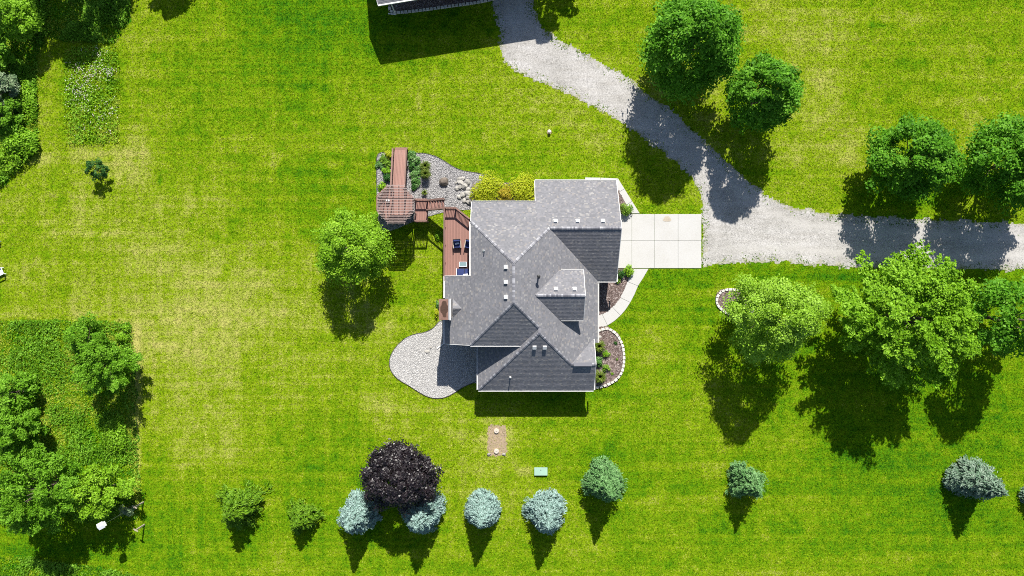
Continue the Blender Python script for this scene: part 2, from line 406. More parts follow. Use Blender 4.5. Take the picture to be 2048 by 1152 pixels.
# ------------------------------------------------------------------ plan outlines (photo pixels -> metres)
DRIVE = WL([(985, -60), (986, 10), (1001, 60), (998, 98), (1008, 122), (1030, 143), (1080, 166), (1150, 196), (1225, 234), (1262, 258),
            (1300, 287), (1345, 318), (1380, 352), (1398, 382), (1403, 405), (1403, 428), (1403, 536), (1425, 531), (1470, 527),
            (1530, 525), (1580, 524), (1640, 530), (1700, 536), (1800, 538), (1930, 539), (2200, 542),
            (2200, 447), (2048, 446), (1930, 441), (1800, 436), (1715, 430), (1640, 424), (1590, 414), (1545, 397), (1510, 374), (1475, 340),
            (1440, 308), (1410, 280), (1370, 245), (1335, 214), (1300, 190), (1255, 155), (1210, 128), (1160, 100), (1115, 76), (1088, 60),
            (1070, 20), (1058, -60)])
SLABS_Y = [428, 481.5, 536.5]; SLABS_X = [1228, 1263.5, 1308.5, 1356, 1402.5]
CONC = WL([(1225, 428), (1403, 428), (1403, 537), (1225, 537)])
WALK_N = [[(1170, 355), (1201, 355.5), (1201, 364), (1170, 364)], [(1201, 355.5), (1236, 357), (1228, 366), (1201, 364)],
          [(1236, 357), (1249, 378), (1238, 384), (1228, 366)], [(1249, 378), (1264, 402.5), (1253, 410), (1238, 384)],
          [(1264, 402.5), (1279.5, 427), (1263, 427), (1253, 410)]]
WO = [(1297, 537.5), (1287, 555), (1276, 572), (1269, 589), (1260.5, 605), (1251.5, 619), (1241, 631), (1229, 642), (1215, 651), (1198, 656), (1175, 659)]
WI = [(1267, 537.5), (1261, 551), (1254, 563), (1248, 580), (1240, 595), (1233, 605), (1224.5, 614), (1215, 622), (1204, 628), (1192, 632), (1175, 636)]
BED_SW = WL(spline([(893, 640), (878, 643), (866, 656), (850, 664), (830, 668), (811, 676), (796, 689), (785, 704), (779, 721), (782, 741),
                    (796, 758), (816, 770), (836, 783), (855, 793), (873, 796.5), (890, 794.5), (908, 786), (927, 774), (945, 766), (975, 758),
                    (975, 690), (930, 650)], 4))
BED_NW = WL(spline([(756, 310), (770, 305), (800, 305), (830, 306), (850, 307), (872, 313), (890, 323), (908, 334), (925, 341), (942, 344),
                    (960, 347), (985, 355), (1000, 380), (990, 410), (950, 418), (890, 424), (830, 442), (792, 458), (766, 462), (757, 446), (754, 400), (753, 350)], 4))
BED_E = WL([(1190, 655), (1215, 653), (1236, 667), (1247, 690), (1250, 712), (1247, 740), (1235, 760), (1214, 773), (1190, 775), (1160, 770), (1160, 660)])
BED_E2 = WL([(1180, 537)] + WI[:10] + [(1180, 634)])
BED_NE = WL([(1225, 366), (1230, 370), (1253, 410), (1262, 427), (1225, 427)])
BED_N = WL([(945, 366), (1072, 366), (1072, 410), (940, 410)])
BED_RING = WL(spline([(1432, 592), (1440, 581), (1456, 577), (1480, 579), (1503, 588), (1512, 604), (1503, 622), (1484, 634), (1462, 634), (1445, 621), (1434, 607)], 4))
BED_BARN = WL([(777, 22), (800, 21), (850, 17), (900, 11), (950, 5), (985, -4), (985, -40), (777, -20)])
HOUSE = [(-5.9, 0.8), (-3.4, 0.8), (-3.4, 7.7), (2.5, 7.7), (2.5, 9.9), (9.7, 9.9), (9.7, 1.1), (7.8, 1.1), (7.8, -4.7), (7.45, -4.7), (7.45, -9.4),
         (-2.9, -9.4), (-2.9, -4.85), (-5.9, -4.85)]
DIRT = WL([(975, 851), (1012, 850), (1013, 911), (976, 912)])
MEADOW = [WL([(-80, 640), (60, 639), (150, 643), (262, 645), (266, 690), (271, 760), (272, 840), (278, 930), (288, 1010), (270, 1040), (200, 1043), (100, 1046), (-80, 1050)]),
          WL([(-80, -60), (275, -60), (262, 10), (255, 40), (230, 85), (130, 82), (90, 70), (78, 110), (72, 200), (76, 290), (62, 325), (0, 372), (-80, 420)]),
          WL([(128, 95), (200, 92), (234, 110), (238, 200), (240, 283), (200, 288), (140, 289), (132, 200)]),
          WL([(-80, 1118), (60, 1112), (140, 1128), (230, 1140), (280, 1153), (280, 1230), (-80, 1230)])]

# dryness of the turf: 0 lush ... 1 straw. Patches listed as (px, py, rx, ry, amount)
PATCH = [(480, 720, 330, 190, .25), (560, 560, 180, 110, .10), (850, 850, 260, 90, .12), (430, 900, 120, 70, .14), (360, 380, 140, 90, .06),
         (1000, 1000, 180, 60, .10), (1300, 700, 60, 60, .16), (1420, 930, 120, 60, .10), (1660, 150, 90, 170, .12), (1560, 60, 100, 60, .12),
         (1800, 40, 70, 30, .10), (1700, 330, 60, 90, .12), (270, 760, 9, 150, .34), (276, 940, 9, 120, .34), (255, 330, 40, 60, .20), (200, 300, 60, 10, .18),
         (120, 320, 90, 14, .14), (100, 190, 22, 80, .12), (60, 625, 220, 12, .16), (560, 315, 20, 8, .28), (548, 328, 6, 16, .3), (660, 330, 16, 12, .3), (605, 315, 16, 8, .22),
         (640, 295, 70, 8, .14), (1055, 942, 14, 16, .34), (993, 880, 24, 36, .34), (1600, 640, 60, 60, .06), (140, 650, 130, 8, .1), (610, 1010, 14, 8, .30), (535, 1010, 20, 14, .2),
         (40, 550, 60, 40, .10), (30, 1118, 60, 5, .22), (800, 220, 300, 60, .06), (1590, 320, 20, 20, .16), (1360, 360, 60, 40, -.05), (1240, 880, 120, 90, -.16),
         (1250, 610, 24, 60, -.12), (1150, 780, 110, 20, -.12), (660, 30, 300, 50, -.08), (380, 90, 120, 80, -.04), (1850, 950, 240, 120, -.10), (1650, 1080, 380, 60, -.06),
         (1340, 560, 90, 26, -.12), (830, 580, 40, 80, -.13), (1900, 150, 160, 120, -.06), (150, 1090, 200, 30, -.10), (1090, 330, 200, 40, -.10), (1660, 555, 320, 16, -.10),
         (320, 360, 4, 14, -.3), (395, 378, 5, 12, -.2), (1745, 48, 5, 18, -.3), (1765, 50, 26, 4, -.34), (1786, 30, 4, 12, -.22), (700, 850, 40, 60, -.04), (395, 940, 20, 14, -.12)]
def dryness(X, Y):
    px = X / 0.05 + 1024; py = 576 - Y / 0.05
    d = 0.42 + (fbm(X * 0.05 + 31, Y * 0.05 + 7, 4) - 0.5) * 0.52 + (fbm(X * 0.35, Y * 0.35, 3) - 0.5) * 0.26
    d += (fbm(X * 0.045 + 5, Y * 0.9, 3) - 0.5) * 0.20 * np.clip((px - 200) / 800, 0.3, 1)            # mower passes run east-west
    d += (fbm(X * 0.9 + 80, Y * 0.05, 3) - 0.5) * 0.12 * np.clip((800 - px) / 600, 0, 1)
    d += 0.030 * np.sin(py / 11.5 + 2.0 * vnoise(X * 0.05, Y * 0.05)) * np.clip((px - 1100) / 400, 0, 1)
    d -= 0.12 * np.clip((fbm(X * 0.9 + 61, Y * 0.9 + 13, 3) - 0.66) / 0.08, 0, 1)                        # clover and weed clumps
    d += 0.10 * np.clip((fbm(X * 1.1 + 7, Y * 1.1 + 93, 3) - 0.66) / 0.08, 0, 1)                          # small dry spots
    wob = 1 + 0.5 * (vnoise(X * 0.6 + 9, Y * 0.6) - 0.5)
    for cx, cy, rx, ry, a in PATCH:
        r2 = ((px - cx) / (rx * wob)) ** 2 + ((py - cy) / (ry * wob)) ** 2
        d += a * np.exp(-r2)
    return d

# ------------------------------------------------------------------ ground
def ground():
    ax = np.concatenate([[-400, -200, -100], np.arange(-56, 56.1, 0.4), [100, 200, 400]])
    ay = np.concatenate([[-400, -200, -80], np.arange(-33, 33.1, 0.4), [80, 200, 400]])
    GX, GY = np.meshgrid(ax, ay); X, Y = GX.ravel(), GY.ravel(); nx, ny = len(ax), len(ay)
    i = np.arange((nx - 1) * (ny - 1)); r, c = i // (nx - 1), i % (nx - 1); a = r * nx + c
    F = np.stack([a, a + 1, a + 1 + nx, a + nx], 1)
    o = np_mesh("lawn", np.stack([X, Y, np.zeros_like(X)], 1), F, M['lawn'], attrs={"dry": dryness(X, Y)}, smooth=True)
    tag(o, kind="structure")
ground()
def sheet(name, poly, z, mat, kind="structure"):
    poly = ccw(poly); m = bpy.data.meshes.new(name)
    n = len(poly); zb = -0.02
    vs = [(x, y, z) for x, y in poly] + [(x, y, zb) for x, y in poly]
    m.from_pydata(vs, [], [tuple(range(n))] + [(i + n, (i + 1) % n + n, (i + 1) % n, i) for i in range(n)]); m.update()
    m.materials.append(mat); o = bpy.data.objects.new(name, m); COL.objects.link(o); tag(o, kind=kind); return o

# gravel drive as a grid so the weedy edges can be told from the worn middle
def drive():
    ax = np.arange(-3, 60, 0.16); ay = np.arange(1.6, 33, 0.16)
    GX, GY = np.meshgrid(ax, ay); X, Y = GX.ravel(), GY.ravel()
    P = np.array(dense(DRIVE, 0.5))
    D = np.full(len(X), 9.0)
    for q in P: D = np.minimum(D, np.hypot(X - q[0], Y - q[1]))
    ins = inpoly(X, Y, DRIVE); sd = np.where(ins, D, -D) + (fbm(X * 1.2, Y * 1.2, 3) - 0.5) * 0.7
    nx, ny = len(ax), len(ay); i = np.arange((nx - 1) * (ny - 1)); r, c = i // (nx - 1), i % (nx - 1); a = r * nx + c
    F = np.stack([a, a + 1, a + 1 + nx, a + nx], 1)
    F = F[(sd[F] > -0.15).all(1)]
    used, inv = np.unique(F, return_inverse=True); F = inv.reshape(F.shape)
    V = np.stack([X + RNG.normal(0, .035, len(X)), Y + RNG.normal(0, .035, len(X)), np.full(len(X), 0.012) + (fbm(X, Y, 2)) * 0.012], 1)[used]
    e = np.clip(1 - sd / 1.4, 0, 1)[used] * 0.8
    tr = np.exp(-((sd - 1.45) / 0.42) ** 2)[used] * (0.35 + 0.65 * np.clip((X[used] - 14) / 16, 0, 1))
    o = np_mesh("gravel_drive", V, F, M['gravel'], attrs={"edge": e, "track": tr}, smooth=True); tag(o, kind="structure")
drive()
for nm, poly, z, mt in (("mulch_bed", BED_E, 0.05, 'mulch'), ("mulch_bed", BED_E2, 0.03, 'mulch'), ("mulch_bed", BED_NE, 0.03, 'mulch'), ("mulch_bed", BED_N, 0.03, 'mulch'),
                        ("mulch_bed", BED_RING, 0.05, 'mulch'), ("mulch_bed", BED_BARN, 0.05, 'mulch'),
                        ("gravel_bed", BED_SW, 0.025, 'gravelbase'), ("gravel_bed", BED_NW, 0.025, 'gravelbase'), ("dirt_patch", jag(DIRT, .12, .22, 5), 0.015, 'dirt'),
                        ("sand_patch", jag(WL([(66, 60), (84, 58), (88, 68), (76, 76), (64, 72)]), .2, .25, 3), 0.02, 'sand')):
    sheet(nm, poly, z, M[mt])

# meadow ground: rough unmown grass
for mp in MEADOW[:2] + MEADOW[3:]:
    P = jag(mp, 0.5, 0.5, 0.9); sheet("meadow", P, 0.012, M['meadow'])

# ---- turf blades
def blades(name, X, Y, wid, ln, hgt, mat, shift=0.0, z0=0.0, lean=None):
    n = len(X); th = RNG.random(n) * 2 * np.pi
    if lean is not None: th = lean + RNG.normal(0, .7, n)
    w = wid * (0.6 + 0.8 * RNG.random(n)); L = ln * (0.5 + RNG.random(n)); h = hgt * (0.4 + 1.1 * RNG.random(n))
    cx, sx = np.cos(th), np.sin(th)
    a = np.stack([X - sx * w / 2, Y + cx * w / 2, np.full(n, z0)], 1); b = np.stack([X + sx * w / 2, Y - cx * w / 2, np.full(n, z0)], 1)
    c = np.stack([X + cx * L, Y + sx * L, z0 + h], 1)
    V = np.stack([a, b, c], 1).reshape(-1, 3); F = np.arange(3 * n).reshape(-1, 3)
    d = np.repeat(dryness(X, Y) + shift, 3)
    o = np_mesh(name, V, F, mat, attrs={"dry": d}); tag(o, kind="stuff"); return o
EXCL = [CONC, BED_SW, BED_NW, BED_E, BED_E2, BED_NE, BED_N, BED_RING, HOUSE] + [WL(q) for q in WALK_N] + [WL(WO + WI[::-1])]
def turf():
    n = 640000
    X = RNG.uniform(-53.5, 53.5, n); Y = RNG.uniform(-31, 31, n)
    jx = X + (vnoise(X * 2.1, Y * 2.1) - 0.5) * 0.9 + RNG.normal(0, .13, n); jy = Y + (vnoise(X * 2.1 + 40, Y * 2.1) - 0.5) * 0.9 + RNG.normal(0, .13, n)
    keep = ~inpoly(jx, jy, DRIVE)
    for p in EXCL + [BED_BARN]: keep &= ~inpoly(X, Y, p)
    keep &= ~(inpoly(X, Y, DIRT) & (RNG.random(n) < .72))
    X, Y = X[keep], Y[keep]
    o = blades("lawn_grass", X, Y, 0.075, 0.13, 0.055, M['blade'])
turf()
def meadow():
    xs, ys = [], []
    for k, mp in enumerate(MEADOW):
        p = np.array(mp); n = int(abs(area(mp)) * 130)
        X = RNG.uniform(p[:, 0].min(), p[:, 0].max(), n); Y = RNG.uniform(p[:, 1].min(), p[:, 1].max(), n)
        jx = X + RNG.normal(0, .18, n); jy = Y + RNG.normal(0, .18, n)
        ok = inpoly(jx, jy, mp) & (X > -54) & (np.abs(Y) < 32); ok &= RNG.random(n) < 0.35 + 0.9 * fbm(X * 0.8, Y * 0.8, 3)
        xs.append(X[ok]); ys.append(Y[ok])
    X = np.concatenate(xs); Y = np.concatenate(ys)
    h = 0.28 + 0.0 * X
    o = blades("tall_grass", X, Y, 0.09, 0.26, 0.13, M['tall'], shift=-0.02 + (fbm(X * .5 + 3, Y * .5, 3) - .5) * 0.7)
meadow()
def weeds_in_drive():
    n = 110000; X = RNG.uniform(-3, 53, n); Y = RNG.uniform(1.5, 31, n)
    k = inpoly(X, Y, DRIVE); X, Y = X[k], Y[k]
    P = np.array(dense(DRIVE, 0.5)); D = np.full(len(X), 9.0)
    for q in P: D = np.minimum(D, np.hypot(X - q[0], Y - q[1]))
    pr = np.clip(0.95 - D / 1.1, 0.004, 1) * (fbm(X * 1.5, Y * 1.5, 3) > 0.52) * np.where(D < 0.9, 1, 0.6)
    k = RNG.random(len(X)) < pr
    blades("drive_weeds", X[k], Y[k], 0.07, 0.12, 0.06, M['blade'], shift=-0.16, z0=0.02)
weeds_in_drive()

# ---- pebbles and bark chips
OCT = np.array([(1, 0, 0), (0, 1, 0), (-1, 0, 0), (0, -1, 0), (0, 0, 1), (0, 0, -0.6)], dtype=np.float32)
OCF = np.array([(0, 1, 4), (1, 2, 4), (2, 3, 4), (3, 0, 4), (1, 0, 5), (2, 1, 5), (3, 2, 5), (0, 3, 5)])
def scatter(poly, per_m2):
    p = np.array(poly); n = int((np.ptp(p[:, 0])) * (np.ptp(p[:, 1])) * per_m2)
    X = RNG.uniform(p[:, 0].min(), p[:, 0].max(), n); Y = RNG.uniform(p[:, 1].min(), p[:, 1].max(), n)
    k = inpoly(X, Y, poly) & ~inpoly(X, Y, HOUSE); return X[k], Y[k]
def pebbles(poly, per, size, mat, z0):
    X, Y = scatter(poly, per); n = len(X); th = RNG.random(n) * 6.28; s = size * (0.55 + 0.9 * RNG.random(n) ** 1.6); asp = 0.6 + 0.4 * RNG.random(n)
    c, d = np.cos(th)[:, None], np.sin(th)[:, None]
    ox, oy, oz = OCT[None, :, 0] * s[:, None], OCT[None, :, 1] * (s * asp)[:, None], OCT[None, :, 2] * (s * 0.75)[:, None]
    V = np.stack([X[:, None] + c * ox - d * oy, Y[:, None] + d * ox + c * oy, z0 + s[:, None] * 0.3 + oz + RNG.normal(0, .01, n)[:, None]], 2).reshape(-1, 3)
    F = (np.arange(n)[:, None, None] * 6 + OCF[None]).reshape(-1, 3)
    tag(np_mesh("pebbles", V, F, mat), kind="stuff")
pebbles(BED_SW, 700, 0.036, M['pebble'], 0.025)
pebbles(BED_NW, 440, 0.044, M['pebble2'], 0.025)
def chips(poly, per, z0):
    X, Y = scatter(poly, per); n = len(X); th = RNG.random(n) * 6.28
    L = 0.05 + 0.07 * RNG.random(n); w = 0.02 + 0.025 * RNG.random(n); tl = RNG.normal(0, .012, n)
    cx, sx = np.cos(th), np.sin(th)
    V = np.stack([np.stack([X + a * cx * L - b * sx * w, Y + a * sx * L + b * cx * w, z0 + 0.015 + a * tl + RNG.random(n) * 0.02], 1)
                  for a, b in ((-1, -1), (1, -1), (1, 1), (-1, 1))], 1).reshape(-1, 3)
    tag(np_mesh("bark_mulch", V, np.arange(4 * n).reshape(-1, 4), M['chip']), kind="stuff")
for p, z in ((BED_E, .05), (BED_E2, .03), (BED_NE, .03), (BED_RING, .05), (BED_BARN, .05), (BED_N, .03)): chips(p, 170, z)

# ---- concrete drive and walks, slab by slab
def slabs(name, quads, label_kind):
    root = bpy.data.objects.new(name, None); COL.objects.link(root); tag(root, kind="structure")
    for q in quads:
        P = ccw(WL(q)); c = (sum(p[0] for p in P) / len(P), sum(p[1] for p in P) / len(P))
        P = [(x + (c[0] - x) / max(0.4, math.dist((x, y), c)) * 0.015, y + (c[1] - y) / max(0.4, math.dist((x, y), c)) * 0.015) for x, y in P]
        MB().prism(P, -0.05, 0.055 + random.uniform(-.004, .004)).build("slab", M['concrete'], root, bevel=0.012)
    return root
dq = []
for i in range(4):
    for j in range(2):
        dq.append([(SLABS_X[i], SLABS_Y[j]), (SLABS_X[i + 1], SLABS_Y[j]), (SLABS_X[i + 1], SLABS_Y[j + 1]), (SLABS_X[i], SLABS_Y[j + 1])])
r = slabs("concrete_driveway", dq, "driveway")
sp = [(1334 + 7.5 * math.cos(a) * (1 + .25 * math.sin(3 * a)), 438 + 6.5 * math.sin(a) * (1 + .2 * math.cos(2 * a))) for a in np.linspace(0, 6.28, 22)[:-1]]
MB().prism(ccw(WL(sp)), 0.058, 0.0635).build("oil_stain", M['stain'], r)
slabs("side_path", WALK_N, "path")
slabs("front_walk", [[WO[i], WO[i + 1], WO[i + 2], WI[i + 2], WI[i + 1], WI[i]] for i in range(0, 9, 2)], "path")

# ------------------------------------------------------------------ the house
PT = 0.667
hroot = thing("house", (0, 0, 0), "large house with a grey shingled hip and gable roof in the middle of the lawn", "house")
XE, ZE, XR = 8.2, 2.8, 0.15
ZR = ZE + PT * (XE - XR)
YN = 10.26 - (ZR - ZE) / PT                    # north end of the main ridge
PL = {  # plane z = a + b x + c y, with downhill direction
    'E': (ZE + PT * XE, -PT, 0), 'W': (ZR - PT * XR, PT, 0), 'N': (ZE + PT * 10.26, 0, -PT),
    'S': (ZR + PT * 1.28, 0, PT), 'GS': (ZE - PT * 0.69, 0, PT), 'WW': (ZE + PT * 3.23, PT, 0), 'WS': (ZE + PT * 9.78, 0, PT),
    'GN': (4.58 + PT * (-7.11), 0, -PT), 'DN': (6.9 + PT * (-0.65), 0, -PT), 'DS': (6.9 + PT * 0.65, 0, PT),
    'CN': (4.98 + PT * (-1.9), 0, -PT), 'CS': (4.98 + PT * 1.9, 0, PT)}
PIECES = [
    ('E', [(XR, -1.28), (2.48, -3.62), (XE, -3.62), (XE, .69), (3.415, 5.475), (XR, YN)]),
    ('E', [(2.48, -4.07), (5.53, -7.11), (XE, -4.44), (XE, -3.62), (2.48, -3.62)]),
    ('E', [(7.84, -5.25), (XE, -5.25), (XE, -4.44), (7.84, -4.8)]),
    ('N', [(2.19, 5.475), (10.0, 5.475), (10.0, 10.26), (2.19, 10.26)]),
    ('N', [(2.19, 4.25), (3.415, 5.475), (2.19, 5.475)]),
    ('N', [(-3.77, 6.13), (XR, YN), (2.19, 4.25), (2.19, 8.03), (-3.77, 8.03)]),
    ('GS', [(3.415, 5.475), (8.2, .69), (10.0, .69), (10.0, 5.475)]),
    ('W', [(-3.77, 1.12), (XR, 1.12), (XR, YN), (-3.77, 6.13)]),
    ('W', [(-6.32, -5.25), (-3.82, -5.25), (XR, -1.28), (XR, 1.12), (-6.32, 1.12)]),
    ('S', [(-3.82, -5.25), (.85, -5.25), (2.48, -3.62), (XR, -1.28)]),
    ('WW', [(-3.23, -9.78), (1.30, -5.25), (-3.23, -5.25)]),
    ('WW', [(.85, -5.25), (1.30, -5.25), (2.48, -4.07), (2.48, -3.62)]),
    ('WW', [(-3.23, -5.25), (.85, -5.25), (1.2, -4.9), (-3.23, -4.9)]),
    ('WS', [(-3.23, -9.78), (7.82, -9.78), (7.82, -7.11), (-.56, -7.11)]),
    ('WS', [(-.56, -7.11), (5.53, -7.11), (2.48, -4.07)]),
    ('GN', [(5.53, -7.11), (7.82, -7.11), (7.82, -4.82)]),
    ('DN', [(2.05, -.65), (6.57, -.65), (6.57, 1.65), (4.35, 1.65)]),
    ('DS', [(4.35, -2.95), (6.57, -2.95), (6.57, -.65), (2.05, -.65)]),
    ('CN', [(-5.5, -1.9), (-4.63, -1.9), (-5.5, -1.02)]),
    ('CS', [(-5.5, -2.78), (-4.63, -1.9), (-5.5, -1.9)])]
def pz(k, x, y): a, b, c = PL[k]; return a + b * x + c * y
def clip(poly, conv):
    out = poly
    for i in range(len(conv)):
        (ax, ay), (bx, by) = conv[i], conv[(i + 1) % len(conv)]
        side = lambda p: (bx - ax) * (p[1] - ay) - (by - ay) * (p[0] - ax)
        inp, out = out, []
        if not inp: return []
        for j in range(len(inp)):
            p, q = inp[j - 1], inp[j]; sp_, sq = side(p), side(q)
            if (sp_ >= 0) != (sq >= 0):
                u = sp_ / (sp_ - sq); out.append((p[0] + (q[0] - p[0]) * u, p[1] + (q[1] - p[1]) * u))
            if sq >= 0: out.append(q)
    return out
def shingle_mesh(pieces, zf, downs, ref, mb, exposure=0.128, lift=0.0105, tabw=0.17, base=0.004):
    """tabs laid in courses over convex pieces of one slope"""
    d = downs; tdir = (-d[1], d[0])
    for conv in pieces:
        conv = ccw(conv)
        ss = [(x * d[0] + y * d[1]) for x, y in conv]; ts = [(x * tdir[0] + y * tdir[1]) for x, y in conv]
        r0 = int(math.floor((min(ss) - ref) / exposure)) - 1; r1 = int(math.ceil((max(ss) - ref) / exposure)) + 1
        for r in range(r0, r1):
            rr = random.Random(r * 7919 + int(ref * 100)); tt = -40 + rr.random() * 0.3
            s0 = ref + r * exposure; s1 = s0 + exposure
            if s1 < min(ss) or s0 > max(ss): continue
            while tt < max(ts):
                w = tabw * rr.uniform(0.7, 1.35); t0, t1 = tt, tt + w; tt += w; jt = rr.uniform(0.75, 1.35)
                if t1 < min(ts): continue
                q = [(s_ * d[0] + t_ * tdir[0], s_ * d[1] + t_ * tdir[1]) for s_, t_ in ((s0, t0), (s1, t0), (s1, t1), (s0, t1))]
                q = clip(q, conv)
                if len(q) < 3 or abs(area(q)) < 1e-4: continue
                q = ccw(q); n = len(q)
                top = [(x, y, zf(x, y) + base + lift * jt * ((x * d[0] + y * d[1]) - s0) / exposure) for x, y in q]
                bot = [(x, y, zf(x, y)) for x, y in q]
                mb.add(top + bot, [tuple(range(n))] + [(i + n, (i + 1) % n + n, (i + 1) % n, i) for i in range(n)])
DOWN = {'E': (1, 0), 'W': (-1, 0), 'N': (0, 1), 'S': (0, -1), 'GS': (0, -1), 'WW': (-1, 0), 'WS': (0, -1), 'GN': (0, 1), 'DN': (0, 1), 'DS': (0, -1), 'CN': (0, 1), 'CS': (0, -1)}
mb = MB()
for k, poly in PIECES:
    th = 0.16 if k[0] != 'C' else 0.05
    mb.prism(ccw(poly), lambda x, y, k=k, th=th: pz(k, x, y) - th, lambda x, y, k=k: pz(k, x, y))
roof = mb.build("roof", M['roofdeck'], hroot)
for k in PL:
    mb = MB(); shingle_mesh([p for kk, p in PIECES if kk == k], lambda x, y, k=k: pz(k, x, y), DOWN[k], 0.03, mb)
    tag(mb.build("shingles", M['shingle'], roof), kind="stuff")
def caps(mb, p, q, w=0.25, step=0.15):
    p, q = Vector(p), Vector(q); L = (q - p).length; n = int(L / step); d = (q - p) / L
    side = d.cross(Vector((0, 0, 1))).normalized()
    for i in range(n):
        a = p + d * (i * step); b = a + d * (step * 1.25); lift = 0.030 if i % 2 else 0.022
        drop = w / 2 * 0.42
        rows = []
        for e, zz in ((a, 0.008), (b, lift)):
            rows += [e - side * w / 2 + Vector((0, 0, zz - drop + 0.02)), e + Vector((0, 0, zz + 0.02)), e + side * w / 2 + Vector((0, 0, zz - drop + 0.02))]
        v = rows + [x - Vector((0, 0, 0.05)) for x in rows]
        mb.add(v, [(0, 3, 4, 1), (1, 4, 5, 2), (3, 9, 10, 4), (4, 10, 11, 5), (0, 6, 9, 3), (2, 5, 11, 8), (0, 1, 7, 6), (1, 2, 8, 7)])
mb = MB()
RL = [((-3.77, 6.13, 'W'), (XR, YN, 'W')), ((-3.82, -5.25, 'W'), (XR, -1.28, 'W')), ((2.48, -3.62, 'S'), (XR, -1.28, 'S')),
      ((XR, -1.28, 'W'), (XR, YN, 'W')), ((3.415, 5.475, 'N'), (XR, YN, 'N')), ((10.0, 5.475, 'N'), (3.415, 5.475, 'N')),
      ((-3.23, -9.78, 'WS'), (2.48, -4.07, 'WS')), ((5.53, -7.11, 'WS'), (2.48, -4.07, 'WS')), ((2.48, -3.62, 'E'), (2.48, -4.07, 'E')),
      ((7.82, -7.11, 'WS'), (5.53, -7.11, 'WS')), ((6.57, -.65, 'DN'), (2.1, -.65, 'DN'))]
for (ax, ay, ak), (bx, by, bk) in RL:
    caps(mb, (ax, ay, pz(ak, ax, ay)), (bx, by, pz(bk, bx, by)))
tag(mb.build("ridge_cap", M['ridge'], roof), kind="stuff")
mb = MB()          # long ridge vent on the small front gable
mb.bar((5.75, -7.11, 4.64), (7.45, -7.11, 4.64), 0.36, 0.07)
mb.build("ridge_vent", M['ridge'], roof, bevel=0.01)
# box vents: (px, py, slope)
for px, py, k in ((1111, 443, 'N'), (1155, 443, 'N'), (1206, 443, 'N'), (1013, 534, 'W'), (1013, 564, 'W'), (1013, 594, 'W'),
                  (1112, 579, 'DN'), (1149, 579, 'DN'), (1069, 694, 'WS'), (1089.5, 694, 'WS')):
    z = 6.0
    for _ in range(6): p = W(px, py, z); z = pz(k, p.x, p.y)
    dn = Vector((*DOWN[k], -PT)).normalized(); sd = Vector((-DOWN[k][1], DOWN[k][0], 0)); up = dn.cross(sd) if dn.cross(sd).z > 0 else -dn.cross(sd)
    mb = MB()
    for (l, w, h0, h1) in ((0.26, 0.26, 0.0, 0.09), (0.35, 0.34, 0.09, 0.17)):
        vs = [p + dn * a * l / 2 + sd * b * w / 2 + up * (h0 if e == 0 else h1) for e in (0, 1) for a, b in ((-1, -1), (1, -1), (1, 1), (-1, 1))]
        mb.add(vs, [(3, 2, 1, 0), (4, 5, 6, 7), (0, 1, 5, 4), (1, 2, 6, 5), (2, 3, 7, 6), (3, 0, 4, 7)])
    vs = [p + dn * (a * .20 + .02) + sd * b * .19 + up * e for e in (0.003, 0.02) for a, b in ((-1, -1), (1, -1), (1, 1), (-1, 1))]
    mb.add(vs, [(3, 2, 1, 0), (4, 5, 6, 7), (0, 1, 5, 4), (1, 2, 6, 5), (2, 3, 7, 6), (3, 0, 4, 7)])
    mb.build("roof_vent", M['vent'], roof, bevel=0.008)
def roof_pt(px, py, k):
    z = 6.0
    for _ in range(6): p = W(px, py, z); z = pz(k, p.x, p.y)
    return Vector((p.x, p.y, z))
p = roof_pt(1076.5, 553, 'E'); MB().tube([p - Vector((0, 0, .1)), p + Vector((0, 0, .75))], .075).tube([p + Vector((0, 0, .75)), p + Vector((0, 0, .80)), p + Vector((0, 0, .92)), p + Vector((0, 0, .96))], [.13, .16, .16, .06], 12).tube([p - Vector((0, 0, .02)), p + Vector((0, 0, .10))], [.2, .09], 10).build("vent_pipe", M['pipe'], roof)
p = roof_pt(968.5, 502, 'W'); MB().tube([p - Vector((0, 0, .1)), p + Vector((0, 0, .42))], .05).tube([p - Vector((0, 0, .03)), p + Vector((0, 0, .08))], [.17, .06]).build("vent_pipe", M['greymetal'], roof)
p = roof_pt(1020.5, 754, 'WS'); MB().tube([p - Vector((0, 0, .1)), p + Vector((0, 0, .42))], .045).tube([p - Vector((0, 0, .03)), p + Vector((0, 0, .08))], [.15, .06]).build("vent_pipe", M['white'], roof)

